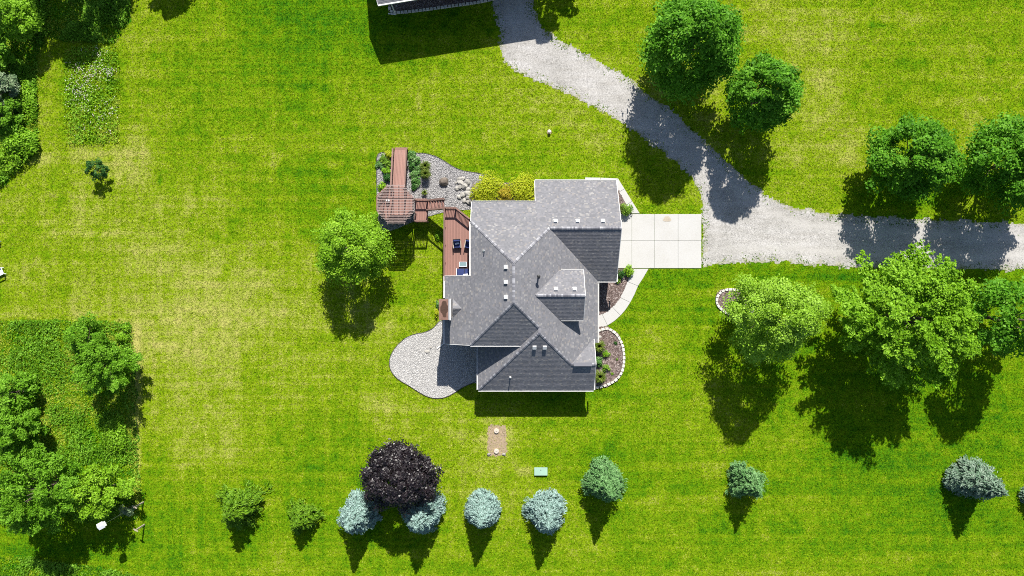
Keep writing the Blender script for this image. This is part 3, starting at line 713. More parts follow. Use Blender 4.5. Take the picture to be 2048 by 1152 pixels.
# gutters, fascia and rake trim: (x0, y0, x1, y1, slope key, outward)
def edge_z(k, x, y): return pz(k, x, y)
GUT = [(-3.77, 8.06, 2.19, 8.06, 'N'), (2.19, 10.29, 10.0, 10.29, 'N'), (XE + .03, .69, XE + .03, -5.25, 'E'), (10.0, .66, 8.2, .66, 'GS'),
       (-3.82, -5.28, .80, -5.28, 'S'), (-3.26, -9.78, -3.26, -5.0, 'WW'), (-3.23, -9.81, 7.82, -9.81, 'WS'), (-6.35, 1.12, -6.35, -.95, 'W'), (-6.35, -2.95, -6.35, -5.25, 'W'),
       (-3.80, 6.1, -3.80, 1.12, 'W'), (4.5, -2.98, 6.57, -2.98, 'DS'), (4.5, 1.68, 6.57, 1.68, 'DN')]
for x0, y0, x1, y1, k in GUT:
    z = pz(k, x0, y0)
    wide = 0.11 if k[0] != 'D' else 0.05
    mb = MB(); dx, dy = DOWN[k]
    zz = z - 0.06; o_ = wide / 2
    mb.bar((x0 + dx * o_, y0 + dy * o_, zz - .05), (x1 + dx * o_, y1 + dy * o_, zz - .05), wide, 0.015)         # trough floor
    mb.bar((x0 + dx * wide, y0 + dy * wide, zz), (x1 + dx * wide, y1 + dy * wide, zz), 0.03, 0.12)               # outer lip
    mb.bar((x0 + dx * .01, y0 + dy * .01, zz - .04), (x1 + dx * .01, y1 + dy * .01, zz - .04), 0.02, 0.18)       # fascia
    mb.build("gutter", M['white'], hroot)
RAKE = [((10.02, 10.26, 'N'), (10.02, 5.475, 'N')), ((10.02, .69, 'GS'), (10.02, 5.475, 'GS')), ((2.17, 10.26, 'N'), (2.17, 8.1, 'N')), ((-3.80, 8.03, 'N'), (-3.80, 6.13, 'N')),
        ((-6.32, 1.15, 'W'), (-3.80, 1.15, 'W')), ((-6.32, -5.28, 'W'), (-3.86, -5.28, 'W')), ((7.85, -9.78, 'WS'), (7.85, -7.11, 'WS')), ((7.85, -4.9, 'GN'), (7.85, -7.11, 'GN')),
        ((6.6, -2.95, 'DS'), (6.6, -.65, 'DS')), ((6.6, 1.65, 'DN'), (6.6, -.65, 'DN'))]
for (ax, ay, ak), (bx, by, bk) in RAKE:
    MB().bar((ax, ay, pz(ak, ax, ay) - .075), (bx, by, pz(bk, bx, by) - .075), 0.045, 0.17).build("rake_trim", M['white'], hroot)
# small returns seen at the south east corner and at the garage
MB().box((7.92, -9.2, 2.62), (.14, 1.15, .16)).build("eave_return", M['white'], hroot)
MB().box((10.1, .98, 2.62), (.14, .75, .16)).build("eave_return", M['white'], hroot)
MB().box((10.1, 9.85, 2.62), (.14, 1.0, .16)).build("eave_return", M['white'], hroot)
for x, y, z in ((-5.95, .5, 3.6), (-5.95, -4.7, 3.6), (7.2, -9.45, 2.55), (-2.6, -9.45, 2.55), (9.4, 9.95, 2.55), (7.85, .2, 2.55)):
    MB().box((x, y, z / 2), (.09, .07, z)).build("downspout", M['white'], hroot)
MB().bar((-6.3, -5.15, .14), (-7.5, -6.05, .08), .10, .08).build("downspout", M['white'], hroot)   # extension lying on the gravel

def roofz(x, y):
    best = 0
    for k, poly in PIECES:
        if k[0] in 'DC': continue
        P = ccw(poly)
        if all((P[(i + 1) % len(P)][0] - P[i][0]) * (y - P[i][1]) - (P[(i + 1) % len(P)][1] - P[i][1]) * (x - P[i][0]) >= -1e-6 for i in range(len(P))):
            best = max(best, pz(k, x, y))
    return best
def walls(poly, name="wall"):
    poly = ccw(poly); mb = MB(); pts = dense(poly, 0.22)
    zt = [max(2.4, roofz(x, y) - 0.19) for x, y in pts]; n = len(pts)
    for i in range(n):
        j = (i + 1) % n; (x0, y0), (x1, y1) = pts[i], pts[j]
        mb.add([(x0, y0, -.1), (x1, y1, -.1), (x1, y1, zt[j]), (x0, y0, zt[i])], [(0, 1, 2, 3)])
    return mb.build(name, M['siding'], hroot)
walls(HOUSE)
# upper south wall of the main block above the wing roof, dormer walls
mb = MB(); mb.prism(ccw([(6.3, -2.7), (6.3, 1.4), (6.22, 1.4), (6.22, -2.7)]), 3.9, lambda x, y: min(pz('DN', x, y), pz('DS', x, y)) - .2)
mb.prism([(4.0, -2.7), (6.22, -2.7), (6.22, -2.62), (4.0, -2.62)], 3.9, 5.25); mb.prism([(4.0, 1.32), (6.22, 1.32), (6.22, 1.4), (4.0, 1.4)], 3.9, 5.25)
mb.add([(6.305, -2.7, 5.2), (6.305, 1.4, 5.2), (6.305, -.65, 6.65)], [(0, 1, 2)])
mb.build("dormer_wall", M['siding'], hroot)
MB().prism([(-5.9, -4.87), (1.15, -4.87), (1.15, -4.79), (-5.9, -4.79)], lambda x, y: max(2.6, min(pz('WW', x, y), 5.2)) - .12 if x > -3.2 else 2.6, lambda x, y: min(pz('S', x, y), pz('W', x, y)) - .18).build("wall", M['siding'], hroot)
def window(x, y, z, w, h, nx, ny):
    tx, ty = -ny, nx
    f = MB()
    for a, b, c, d in ((-w / 2, 0, .09, h), (w / 2, 0, .09, h), (0, -h / 2, w + .09, .09), (0, h / 2, w + .09, .09), (0, 0, w, .045)):
        f.box((x + tx * a + nx * .03, y + ty * a + ny * .03, z + b), (c if tx else .07, c if ty else .07, d))
    fr = f.build("window", M['white'], hroot)
    MB().box((x + nx * .015, y + ny * .015, z), (w - .1 if tx else .03, w - .1 if ty else .03, h - .1)).build("pane", M['glass'], fr)
for a in ((6.3, -.65, 5.0, 1.3, 1.0, 1, 0), (7.8, -2.9, 1.6, 1.2, 1.3, 1, 0), (7.45, -7.1, 1.5, 1.8, 1.4, 1, 0), (0.2, -9.4, 1.6, 1.1, 1.2, 0, -1), (4.6, -9.4, 1.6, 1.1, 1.2, 0, -1),
          (-5.9, -4.1, 1.8, .9, 1.2, -1, 0), (-5.9, .2, 1.8, .8, 1.2, -1, 0), (4.4, 9.9, 1.5, 1.0, 1.0, 0, 1), (-1.2, 7.7, 2.0, 1.5, 1.3, 0, 1), (-3.4, 5.0, 3.9, 1.2, 1.3, -1, 0)):
    window(*a)
gd = MB().box((9.73, 5.5, 1.15), (.06, 4.9, 2.3)); gdo = gd.build("garage_door", M['white'], hroot)
for i in range(4): MB().box((9.765, 5.5, .3 + i * .57), (.02, 4.8, .5)).build("panel", M['white'], gdo)
fd = MB().box((7.83, -3.95, 1.1), (.06, .95, 2.15)).build("door", M['door'], hroot); MB().tube([(7.86, -4.3, 1.05), (7.93, -4.3, 1.05)], .04).build("handle", M['greymetal'], fd)
pdr = MB().box((-3.43, 3.0, 3.9), (.05, 1.8, 2.0)).build("patio_door", M['white'], hroot)
for s in (-.45, .45): MB().box((-3.465, 3.0 + s, 3.9), (.03, .76, 1.8)).build("pane", M['glass'], pdr)
# chimney
chz = 6.55
c0, c1 = W(877.5, 598, chz), W(900, 640, chz)
cx0, cx1, cy1, cy0 = c0.x, c1.x, c0.y, c1.y
ch = MB().box(((cx0 + cx1) / 2, (cy0 + cy1) / 2, chz / 2 - .1), (cx1 - cx0 - .14, cy1 - cy0 - .14, chz - .2)).build("chimney", M['siding'], hroot)
capm = MB().box(((cx0 + cx1) / 2 - .02, (cy0 + cy1) / 2, chz - .04), (cx1 - cx0 - .04, cy1 - cy0, .10)).build("chimney_cap", M['cap'], ch, bevel=.02)
MB().box((cx1 + .015, (cy0 + cy1) / 2, chz - .07), (.09, cy1 - cy0 + .04, .24)).build("chimney_trim", M['white'], ch)
MB().box((cx1 - .09, (cy0 + cy1) / 2, chz + .013), (.12, cy1 - cy0 - .03, .012)).build("chimney_trim", M['greymetal'], ch)
blob = []
mx, my = (cx0 + cx1) / 2 - .02, (cy0 + cy1) / 2 + .02
prof = [(0, .93), (.16, .9), (.23, .72), (.27, .5), (.34, .38), (.36, .0), (.33, -.3), (.24, -.42), (.22, -.62), (.20, -.84), (.08, -.9), (-.10, -.84), (-.16, -.62), (-.24, -.45), (-.36, -.3), (-.38, .1), (-.33, .33), (-.26, .45), (-.24, .7), (-.16, .9)]
blob = [(mx + a * .95 + random.uniform(-.015, .015), my + b * .86 * (cy1 - cy0) / 2) for a, b in prof]
MB().prism(ccw(blob), chz + .012, chz + .0165).build("rust_stain", M['rust'], ch)

# ------------------------------------------------------------------ deck, stairs, landing, platform, boardwalk
DZ, LZ, FZ = 2.8, 1.5, 1.5
droot = thing("wooden_deck", (0, 0, 0), "reddish brown raised deck with railings and stairs down to the pergola platform", "deck")
def board(c, d, rz=0): return piece("board", M['deckwood'], droot, c, d, rz if isinstance(rz, tuple) else (0, 0, rz))
dx0, dx1 = W(889, 450, DZ).x, -3.42
dyN, dyS = W(900, 416, DZ).y + .0, W(900, 562, DZ).y
cA = W(912, 416, DZ); cB = W(941, 438, DZ)
step = 0.146; nb = int((dx1 - dx0) / step)
for i in range(nb):
    x = dx0 + (i + .5) * step
    top = dyN if x < cA.x else dyN + (x - cA.x) / (cB.x - cA.x) * (cB.y - cA.y)
    bot = dyS if x < -6.0 else 0.88
    board((x, (top + bot) / 2, DZ - .02), (step - .012, top - bot, .035))
MB().prism(ccw([(dx0 + .05, dyN - .05), (dx0 + .05, dyS + .05), (-5.98, dyS + .05), (-5.98, .9), (-3.5, .9), (-3.5, cB.y - .3), (cA.x, dyN - .05)]), DZ - .26, DZ - .045).build("frame", M['darkwood'], droot)
def rail(p, q, zp, zq, posts=True, h=0.93, spacing=.14, cap=.13, endpost=True):
    p, q = Vector((p[0], p[1], zp)), Vector((q[0], q[1], zq)); L = (q - p).length; d = (q - p) / L; rz = math.atan2(d.y, d.x)
    pitch = -math.asin(d.z)
    m = (p + q) / 2
    for hh, w, t in ((h, cap, .04), (h - .09, .04, .08), (.10, .04, .08)):
        piece("rail", M['railwood'], droot, m + Vector((0, 0, hh)), (L, w, t), (0, pitch, rz))
    hl = math.hypot(q.x - p.x, q.y - p.y); n = int(hl / spacing)
    for i in range(n):
        u = (i + .5) / n; b = p.lerp(q, u)
        piece("baluster", M['railwood'], droot, b + Vector((0, 0, h / 2)), (.038, .038, h - .12), (0, 0, rz))
    npst = max(1, round(hl / 1.85))
    for i in range(npst + 1):
        if i == npst and not endpost: continue
        b = p.lerp(q, i / npst)
        piece("post", M['railwood'], droot, b + Vector((0, 0, h / 2 - .1)), (.09, .09, h + .25), (0, 0, rz))
rx = dx0 + .06
yS0, yS1 = W(872, 420, 2.15).y, W(872, 401, 2.15).y          # stair flight: south and north edge
rail((rx, dyS + .05), (rx, yS0 - .05), DZ, DZ)
rail((rx, dyN - .06), (cA.x, dyN - .06), DZ, DZ)
rail((cA.x, dyN - .06), (cB.x - .05, cB.y - .06), DZ, DZ)
for x, y in ((rx, dyN), (rx, 5.0), (rx, 2.6), (-4.6, 2.6), (-4.6, 5.4), (rx, 1.0)):
    piece("support_post", M['darkwood'], droot, (x + .1, y - .15, (DZ - .2) / 2), (.14, .14, DZ - .2))
# landing
lx0, lx1 = W(829, 420, LZ).x, W(855.5, 420, LZ).x
ly0, ly1 = W(840, 444, LZ).y, W(840, 400, LZ).y
n = int((lx1 - lx0) / step)
for i in range(n): board((lx0 + (i + .5) * (lx1 - lx0) / n, (ly0 + ly1) / 2, LZ - .02), ((lx1 - lx0) / n - .012, ly1 - ly0, .035))
MB().box(((lx0 + lx1) / 2, (ly0 + ly1) / 2, LZ - .14), (lx1 - lx0 - .06, ly1 - ly0 - .06, .2)).build("frame", M['darkwood'], droot)
rail((lx0, ly1 - .04), (lx1, ly1 - .04), LZ, LZ); rail((lx0 + .02, ly0 + .04), (lx1, ly0 + .04), LZ, LZ)
for x in (lx0 + .1, lx1 - .1):
    for y in (ly0 + .1, ly1 - .1): piece("support_post", M['darkwood'], droot, (x, y, LZ / 2 - .1), (.12, .12, LZ - .2))
# stairs up to the deck
NS = 6
for i in range(NS):
    x = lx1 + (i + .5) * (dx0 - lx1) / NS; z = LZ + (i + 1) * (DZ - LZ) / (NS + 1)
    for s in (-1, 1): piece("step", M['deckwood'], droot, (x + s * .065 - .01, (yS0 + yS1) / 2, z - .02), (.125, yS1 - yS0, .04))
for y in (yS0 + .02, yS1 - .02):
    p, q = Vector((lx1, y, LZ + .05)), Vector((dx0, y, DZ - .05)); L = (q - p).length
    piece("stringer", M['darkwood'], droot, (p + q) / 2 - Vector((0, 0, .1)), (L, .05, .26), (0, -math.asin((q - p).z / L), 0))
rail((lx1, yS1), (rx, yS1), LZ, DZ, endpost=False); rail((lx1, yS0), (rx, yS0), LZ, DZ, endpost=False)
# octagonal platform
pc = W(791.5, 409, FZ); PR = 1.85
octo = [(pc.x + PR * math.cos(math.radians(22.5 + 45 * i)), pc.y + PR * math.sin(math.radians(22.5 + 45 * i))) for i in range(8)]
MB().prism(octo, FZ - .26, FZ - .045).build("frame", M['darkwood'], droot)
n = int(2 * PR * .924 / step)
for i in range(n):
    x = pc.x - PR * .924 + (i + .5) * (2 * PR * .924 / n); dxx = abs(x - pc.x) ; a8 = PR * .924; s8 = PR * .3827
    hy = a8 if dxx < s8 else a8 - (dxx - s8)
    board((x, pc.y, FZ - .02), (2 * a8 / n - .012, 2 * hy, .035))
for i in range(8):
    x, y = octo[i]; piece("support_post", M['darkwood'], droot, (pc.x + (x - pc.x) * .9, pc.y + (y - pc.y) * .9, FZ / 2 - .1), (.12, .12, FZ - .2))
# platform railing on the three western and the southern sides
for i in (3, 4, 5, 6, 2):
    p, q = octo[i], octo[(i + 1) % 8]; k = .97
    p = (pc.x + (p[0] - pc.x) * k, pc.y + (p[1] - pc.y) * k); q = (pc.x + (q[0] - pc.x) * k, pc.y + (q[1] - pc.y) * k)
    rail(p, q, FZ, FZ)
# boardwalk from the platform out to the lawn
bx0, bx1 = W(787, 340, 1.0).x, W(812.5, 340, 1.0).x
by0 = pc.y + PR * .924; by1 = W(800, 300, .5).y; bz0, bz1 = FZ, .42
L = math.hypot(by1 - by0, bz1 - bz0); pit = math.atan2(bz1 - bz0, by1 - by0); n = 9
for i in range(n):
    board((bx0 + (i + .5) * (bx1 - bx0) / n, (by0 + by1) / 2, (bz0 + bz1) / 2 - .02), ((bx1 - bx0) / n - .012, L, .035), (pit, 0, 0))
for x in (bx0 + .05, bx1 - .05): piece("joist", M['darkwood'], droot, (x, (by0 + by1) / 2, (bz0 + bz1) / 2 - .14), (.06, L - .05, .2), (pit, 0, 0))
for x in (bx0 - .03, bx1 + .03): rail((x, by0), (x, by1), bz0, bz1, h=.85, cap=.15)
for y, z in ((by1 - .1, .3), (by1 - 1.6, .7)):
    for x in (bx0, bx1): piece("support_post", M['darkwood'], droot, (x, y, z / 2), (.1, .1, z))
piece("step", M['deckwood'], droot, ((bx0 + bx1) / 2, by1 + .16, .2), (bx1 - bx0, .3, .05))

# pergola: slats in an octagon on four beams and posts
PZ = 4.1
pp = W(791.5, 408.5, PZ)
proot = thing("pergola", (0, 0, 0), "octagonal brown slatted pergola over the platform at the deck's west end", "pergola")
pa = W(828.5, 408, PZ).x - pp.x; pb = (W(790, 371, PZ).y - W(790, 446, PZ).y) / 2
ns = 25
for i in range(ns):
    y = -pb + 2 * pb * i / (ns - 1); s8 = pa * .44
    hx = pa if abs(y) < s8 else pa - (abs(y) - s8) * .95
    piece("slat", M['pergola'], proot, (pp.x, pp.y + y, PZ), (2 * hx, .04, .085))
for i, x in enumerate((-1.32, -.8, -.27, .27, .8, 1.32)):
    hy = pb + .12 if abs(x) < .9 else pb - .42
    piece("beam", M['pergola'], proot, (pp.x + x, pp.y, PZ - .12), (.05, 2 * hy, .16))
for s in (-.55, .55): piece("beam", M['darkwood'], proot, (pp.x, pp.y + s, PZ - .26), (2 * pa * .92, .05, .14))
for i in range(8):
    a = math.radians(22.5 + 45 * i); x, y = pp.x + math.cos(a) * PR * .90, pp.y + math.sin(a) * PR * .90
    piece("post", M['pergola'], proot, (x, y, (FZ + PZ - .3) / 2), (.11, .11, PZ - .2 - FZ))
    b = math.radians(67.5 + 45 * i); x2, y2 = pp.x + math.cos(b) * PR * .90, pp.y + math.sin(b) * PR * .90
    p, q = Vector((x, y, PZ - .34)), Vector((x2, y2, PZ - .34)); L = (q - p).length
    piece("rim_beam", M['pergola'], proot, (p + q) / 2, (L, .05, .16), (0, 0, math.atan2(y2 - y, x2 - x)))

# ---- deck furniture
def cushion(mb, c, d, rz=0):
    mb.box(c, d, rz); return mb
def armchair(px, py, rz, label, pillow=True):
    p = W(px, py, DZ); r = thing("patio_armchair", (p.x, p.y, DZ), label, "armchair", "navy armchairs on the deck", rz)
    MB().box((0, 0, .27), (.74, .68, .12)).build("seat_frame", M['wicker'], r, bevel=.02)
    for sx in (-1, 1):
        MB().box((sx * .36, 0, .44), (.07, .72, .26)).build("arm", M['wicker'], r, bevel=.02)
        MB().box((sx * .36, -.02, .585), (.09, .72, .03)).build("arm_rest", M['greywood'], r, bevel=.01)
        for sy in (-1, 1): MB().box((sx * .34, sy * .32, .12), (.06, .06, .24)).build("leg", M['wicker'], r)
    b = MB(); b.add([(-.36, .26, .3), (.36, .26, .3), (.36, .34, .3), (-.36, .34, .3), (-.34, .40, .92), (.34, .40, .92), (.34, .47, .92), (-.34, .47, .92)],
                    [(3, 2, 1, 0), (4, 5, 6, 7), (0, 1, 5, 4), (1, 2, 6, 5), (2, 3, 7, 6), (3, 0, 4, 7)]); b.build("backrest", M['wicker'], r, bevel=.02)
    MB().box((0, -.04, .40), (.62, .60, .13)).build("seat_cushion", M['navy'], r, bevel=.05)
    b = MB(); b.add([(-.31, .12, .44), (.31, .12, .44), (.31, .26, .44), (-.31, .26, .44), (-.30, .25, .95), (.30, .25, .95), (.30, .39, .95), (-.30, .39, .95)],
                    [(3, 2, 1, 0), (4, 5, 6, 7), (0, 1, 5, 4), (1, 2, 6, 5), (2, 3, 7, 6), (3, 0, 4, 7)]); b.build("back_cushion", M['navy'], r, bevel=.05)
    if pillow: MB().box((.02, .07, .58), (.42, .18, .22), .15).build("pillow", M['pillow'], r, bevel=.07)
armchair(915, 489, .06, "dark wicker armchair with navy cushions and a pale pillow on the open deck")
armchair(938, 490, -.22, "dark wicker armchair half hidden under the white gutter beside the deck", False)
p = W(926, 528.5, DZ + .45); r = thing("coffee_table", (p.x, p.y, DZ), "low glass topped coffee table with pale frame on the deck", "table")
MB().box((0, 0, .43), (.68, .40, .02)).build("table_top", M['tableglass'], r)
for a, b, c, d in ((0, .21, .74, .04), (0, -.21, .74, .04), (-.35, 0, .04, .38), (.35, 0, .04, .38)): MB().box((a, b, .44), (c, d, .05)).build("frame", M['pillow'], r)
for a in (-.34, .34):
    for b in (-.2, .2): MB().box((a, b, .21), (.04, .04, .42)).build("leg", M['wicker'], r)
p = W(930, 545, DZ); r = thing("patio_sofa", (p.x, p.y, DZ), "navy cushioned patio sofa with white pillow tucked in the deck corner", "sofa")
MB().box((0, 0, .22), (1.5, .74, .28)).build("seat_frame", M['wicker'], r, bevel=.02)
for s in (-.36, .36): MB().box((s, .02, .42), (.69, .66, .14)).build("seat_cushion", M['navy'], r, bevel=.05)
MB().box((0, -.36, .55), (1.5, .1, .5)).build("backrest", M['wicker'], r, bevel=.02)
for s in (-.77, .77): MB().box((s, 0, .36), (.07, .74, .5)).build("arm", M['pillow'], r, bevel=.02)
MB().box((.12, -.24, .62), (.5, .2, .3), .1).build("pillow", M['whiteplastic'], r, bevel=.08)
# small white seat under the pergola
p = W(775, 401, FZ + .4); r = thing("garden_stool", (p.x, p.y, FZ), "small white ceramic garden stool under the pergola slats", "stool")
MB().tube([(0, 0, 0), (0, 0, .1), (0, 0, .25), (0, 0, .4), (0, 0, .46)], [.14, .19, .21, .18, .13], 14).build("stool_body", M['whiteplastic'], r, smooth=True)
MB().tube([(0, 0, .46), (0, 0, .475)], [.13, .12], 14).build("seat", M['whiteplastic'], r)

# ------------------------------------------------------------------ barn at the top edge
ba = math.radians(9.3); bz = 4.0
bc = W(756, 9, bz)
def BL(u, v): return (bc.x + u * math.cos(ba) - v * math.sin(ba), bc.y + u * math.sin(ba) + v * math.cos(ba))
broot = thing("outbuilding", (0, 0, 0), "outbuilding with grey shingled roof cut off by the photo's top edge", "outbuilding")
BLEN, BWID, BP = 16.6, 10.0, 0.42
sl = lambda x, y: bz + BP * ((x - bc.x) * -math.sin(ba) + (y - bc.y) * math.cos(ba))
sl2 = lambda x, y: bz + BP * (BWID - ((x - bc.x) * -math.sin(ba) + (y - bc.y) * math.cos(ba)))
pS = [BL(0, 0), BL(BLEN, 0), BL(BLEN, BWID / 2), BL(0, BWID / 2)]; pN = [BL(0, BWID / 2), BL(BLEN, BWID / 2), BL(BLEN, BWID), BL(0, BWID)]
mb = MB(); mb.prism(pS, lambda x, y: sl(x, y) - .15, sl); mb.prism(pN, lambda x, y: sl2(x, y) - .15, sl2); br = mb.build("roof", M['roofdeck'], broot)
mb = MB(); shingle_mesh([pS], sl, (math.sin(ba), -math.cos(ba)), .03, mb); tag(mb.build("shingles", M['shingle'], br), kind="stuff")
mb = MB(); shingle_mesh([pN], sl2, (-math.sin(ba), math.cos(ba)), .03, mb, exposure=.3, tabw=.9); tag(mb.build("shingles", M['shingle'], br), kind="stuff")
q0, q1 = BL(-.02, -.07), BL(BLEN, -.07)
MB().bar((*q0, bz - .06), (*q1, bz - .06), .12, .12).build("gutter", M['white'], broot)
q0, q1 = BL(-.03, 0), BL(-.03, BWID / 2); MB().bar((*q0, bz - .08), (*q1, bz + BP * BWID / 2 - .08), .05, .2).build("rake_trim", M['white'], broot)
P = [BL(.5, 2.7), BL(BLEN - .5, 2.7), BL(BLEN - .5, BWID - .5), BL(.5, BWID - .5)]
mb = MB(); pts = dense(P, .5)
for i in range(len(pts)):
    (x0, y0), (x1, y1) = pts[i], pts[(i + 1) % len(pts)]
    mb.add([(x0, y0, -.1), (x1, y1, -.1), (x1, y1, min(sl(x1, y1), sl2(x1, y1)) - .17), (x0, y0, min(sl(x0, y0), sl2(x0, y0)) - .17)], [(0, 1, 2, 3)])
mb.build("wall", M['siding'], broot)
q = W(776.5, 27, .1); MB().tube([(*BL(1.1, .3), bz - .2), (*BL(1.1, .42), bz - .5), (*BL(1.1, .42), .2), (q.x, q.y, .1)], .065, 8).build("downspout", M['white'], broot)
gdo = MB()
q = BL(12.2, 2.67); MB().box((q[0], q[1], 1.35), (4.4, .06, 2.7), ba).build("garage_door", M['white'], broot)

# ------------------------------------------------------------------ edging stones and landscape edging
def edging(name, line, label, cat, blk=.40, wid=.26, h=.17, closed=False, mat='stone'):
    pts = [Vector((*p, 0)) for p in line]
    c = sum(pts, Vector()) / len(pts); r = thing(name, (c.x, c.y, 0), label, cat)
    seg = []; tot = 0
    for i in range(len(pts) - 1): seg.append((tot, pts[i], pts[i + 1])); tot += (pts[i + 1] - pts[i]).length
    n = int(tot / blk)
    for i in range(n):
        s = (i + .5) * tot / n
        for a, p, q in reversed(seg):
            if s >= a: break
        d = (q - p).normalized(); m = p + d * (s - a)
        rr = random.uniform
        v = wid * rr(.92, 1.08); L = blk * rr(.86, .96)
        key = ('edgeblock', mat)
        if key not in _unit:
            b = MB(); b.add([(-.5, -.5, -.5), (.5, -.5, -.5), (.42, .5, -.5), (-.42, .5, -.5), (-.47, -.44, .5), (.47, -.44, .5), (.40, .44, .5), (-.40, .44, .5)],
                            [(3, 2, 1, 0), (4, 5, 6, 7), (0, 1, 5, 4), (1, 2, 6, 5), (2, 3, 7, 6), (3, 0, 4, 7)])
            o = b.build("stone", M[mat], None); _unit[key] = o.data
        else:
            o = bpy.data.objects.new("stone", _unit[key]); COL.objects.link(o)
        o.location = m - c + Vector((0, 0, h / 2 + rr(-.01, .01))); o.scale = (L, v, h); o.rotation_euler = (rr(-.03, .03), rr(-.03, .03), math.atan2(d.y, d.x) + rr(-.05, .05)); o.parent = r
    return r
ring = spline(WL([(1186, 664), (1200, 660), (1214, 657), (1228, 664), (1238, 676), (1245, 692), (1247.5, 708), (1247.5, 724), (1244, 742), (1236, 755), (1225, 764), (1212, 770), (1198, 774), (1190, 774)]), 4, False)
edging("stone_edging", ring, "cream stone edging curving round the mulch bed at the house's southeast corner", "edging")
ring = spline(WL([(1478, 580), (1456, 579), (1442, 584), (1434, 595), (1434, 608), (1443, 619), (1455, 627), (1470, 632), (1488, 632), (1504, 622), (1510, 606), (1503, 590), (1490, 582)]), 4, False)
edging("stone_edging", ring, "pinkish stone ring around the mulch under the airy tree", "edging", .36, .24)
ring = spline(WL([(779, 14), (781, 22), (790, 25), (805, 25), (850, 20), (900, 13), (950, 6), (980, 0), (1010, -8)]), 4, False)
edging("stone_edging", ring, "shaded stone border along the mulch bed of the outbuilding at the top", "edging", .36, .26)
def strip_edge(poly_px, label):
    pts = WL(spline(poly_px, 5, False)); c = pts[len(pts) // 2]
    mb = MB()
    for i in range(len(pts) - 1): mb.bar((*pts[i], .03), (*pts[i + 1], .03), .05, .10)
    o = mb.build("landscape_edging", M['edgemetal'], None, origin=(c[0], c[1], 0)); tag(o, label, "edging")
strip_edge([(886, 641), (878, 643), (866, 656), (850, 664), (830, 668), (811, 676), (796, 689), (785, 704), (779, 721), (782, 741), (796, 758), (816, 770), (836, 783), (855, 793), (873, 796.5), (890, 794.5), (908, 786), (927, 774), (945, 766), (958, 761)],
           "thin dark edging round the rounded gravel bed southwest of the house")
strip_edge([(754, 380), (753, 330), (756, 309), (770, 305), (784, 304.5)], "thin dark edging west of the boardwalk around the hosta bed")
strip_edge([(816, 305), (830, 306), (850, 307), (872, 313), (890, 323), (908, 334), (925, 341), (942, 344), (960, 347), (972, 351)], "thin dark edging along the wavy gravel bed north of the deck")

# ------------------------------------------------------------------ boulders, lids, chairs, poles
def rock(px, py, rx, ry, rz_h, label, mat, group=None, ang=0.0, seed=1):
    c = W(px, py, .1); k = 0.05; rr = random.Random(seed)
    import bmesh
    bm = bmesh.new(); bmesh.ops.create_icosphere(bm, subdivisions=3, radius=1)
    off = Vector((rr.random() * 50, rr.random() * 50, rr.random() * 50))
    pln = [(Vector((rr.gauss(0, 1), rr.gauss(0, 1), rr.gauss(.2, .8))).normalized(), rr.uniform(.72, .92)) for _ in range(9)]
    for v in bm.verts:
        d = v.co.normalized(); r_ = 1.0
        for n_, dd in pln:
            t_ = d.dot(n_)
            if t_ > 1e-3: r_ = min(r_, dd / t_)
        r_ *= 1 + .05 * mnoise.noise(d * 3 + off)
        v.co = d * r_
        v.co.x *= rx * k; v.co.y *= ry * k; v.co.z *= rz_h
    m = bpy.data.meshes.new("boulder"); bm.to_mesh(m); bm.free(); m.materials.append(mat)
    o = bpy.data.objects.new("boulder", m); COL.objects.link(o)
    o.location = (c.x, c.y, rz_h * .45); o.rotation_euler = (0, 0, ang); tag(o, label, "boulder", group)
G = "pale boulders beside the deck corner"
rock(888, 364, 10, 9, .38, "large brown boulder alone on the gravel bed north of the deck", M['brownrock'], seed=3, ang=.4)
RK = [(919, 358, 6, 4, "northwest stone of the pale boulder pile, wide and flat"), (926, 357.5, 4, 4, "small grey boulder at the pile's north tip beside a flat wide one"),
      (921, 365, 7, 5, "long pale boulder just south of the pile's north tip"), (935, 363.5, 5, 6, "lone pale boulder at the northeast of the pile"),
      (929.5, 373, 6, 6, "rounded cream boulder in the centre of the pile"), (919.5, 374, 4.5, 4.5, "light boulder on the west side of the pile's centre"),
      (936, 380, 6, 5, "tan topped large boulder on the pile's east side"), (936.5, 387, 7, 6, "widest pinkish boulder low on the pile's east side"),
      (925, 390, 5, 5, "white boulder southwest in the pile near the deck rail"), (918.5, 394, 5, 4, "flat tan boulder touching the deck's angled railing"),
      (937, 395, 5, 4.5, "white boulder between the widest one and the house roof"), (928.5, 401.5, 5, 4, "pale boulder wedged below the angled railing"),
      (937.5, 404, 6, 5, "southernmost cream boulder against the roof corner"), (914, 377, 4, 4, "small loose pale boulder west of the pile"),
      (911.5, 366, 2.5, 2.5, "tiny pale stone farthest west of the boulder pile")]
for i, (x, y, a, b, lb) in enumerate(RK): rock(x, y, a * 1.1, b * 1.1, .05 * min(a, b) * .9, lb, M['boulder'], G, ang=i * 1.3, seed=20 + i)
for i, (x, y, a, b, lb) in enumerate(((854, 703, 5.5, 4, "flat white stone on the gravel beside the downspout's end"), (861, 695, 3, 2.5, "small buff stone by the downspout on the gravel bed"))):
    rock(x, y, a, b, .10, lb, M['boulder'], None, seed=60 + i)
for i, (x, y, lb) in enumerate(((978, 909, "left cream stone at the dirt patch's south edge"), (1008, 909, "right cream stone at the dirt patch's south edge"))):
    rock(x, y, 4, 3, .12, lb, M['boulder'], None, seed=70 + i)
rock(1195, 674, 9, 4, .1, "flat pale stepping stone beside the walk in the southeast bed", M['boulder'], None, seed=77)
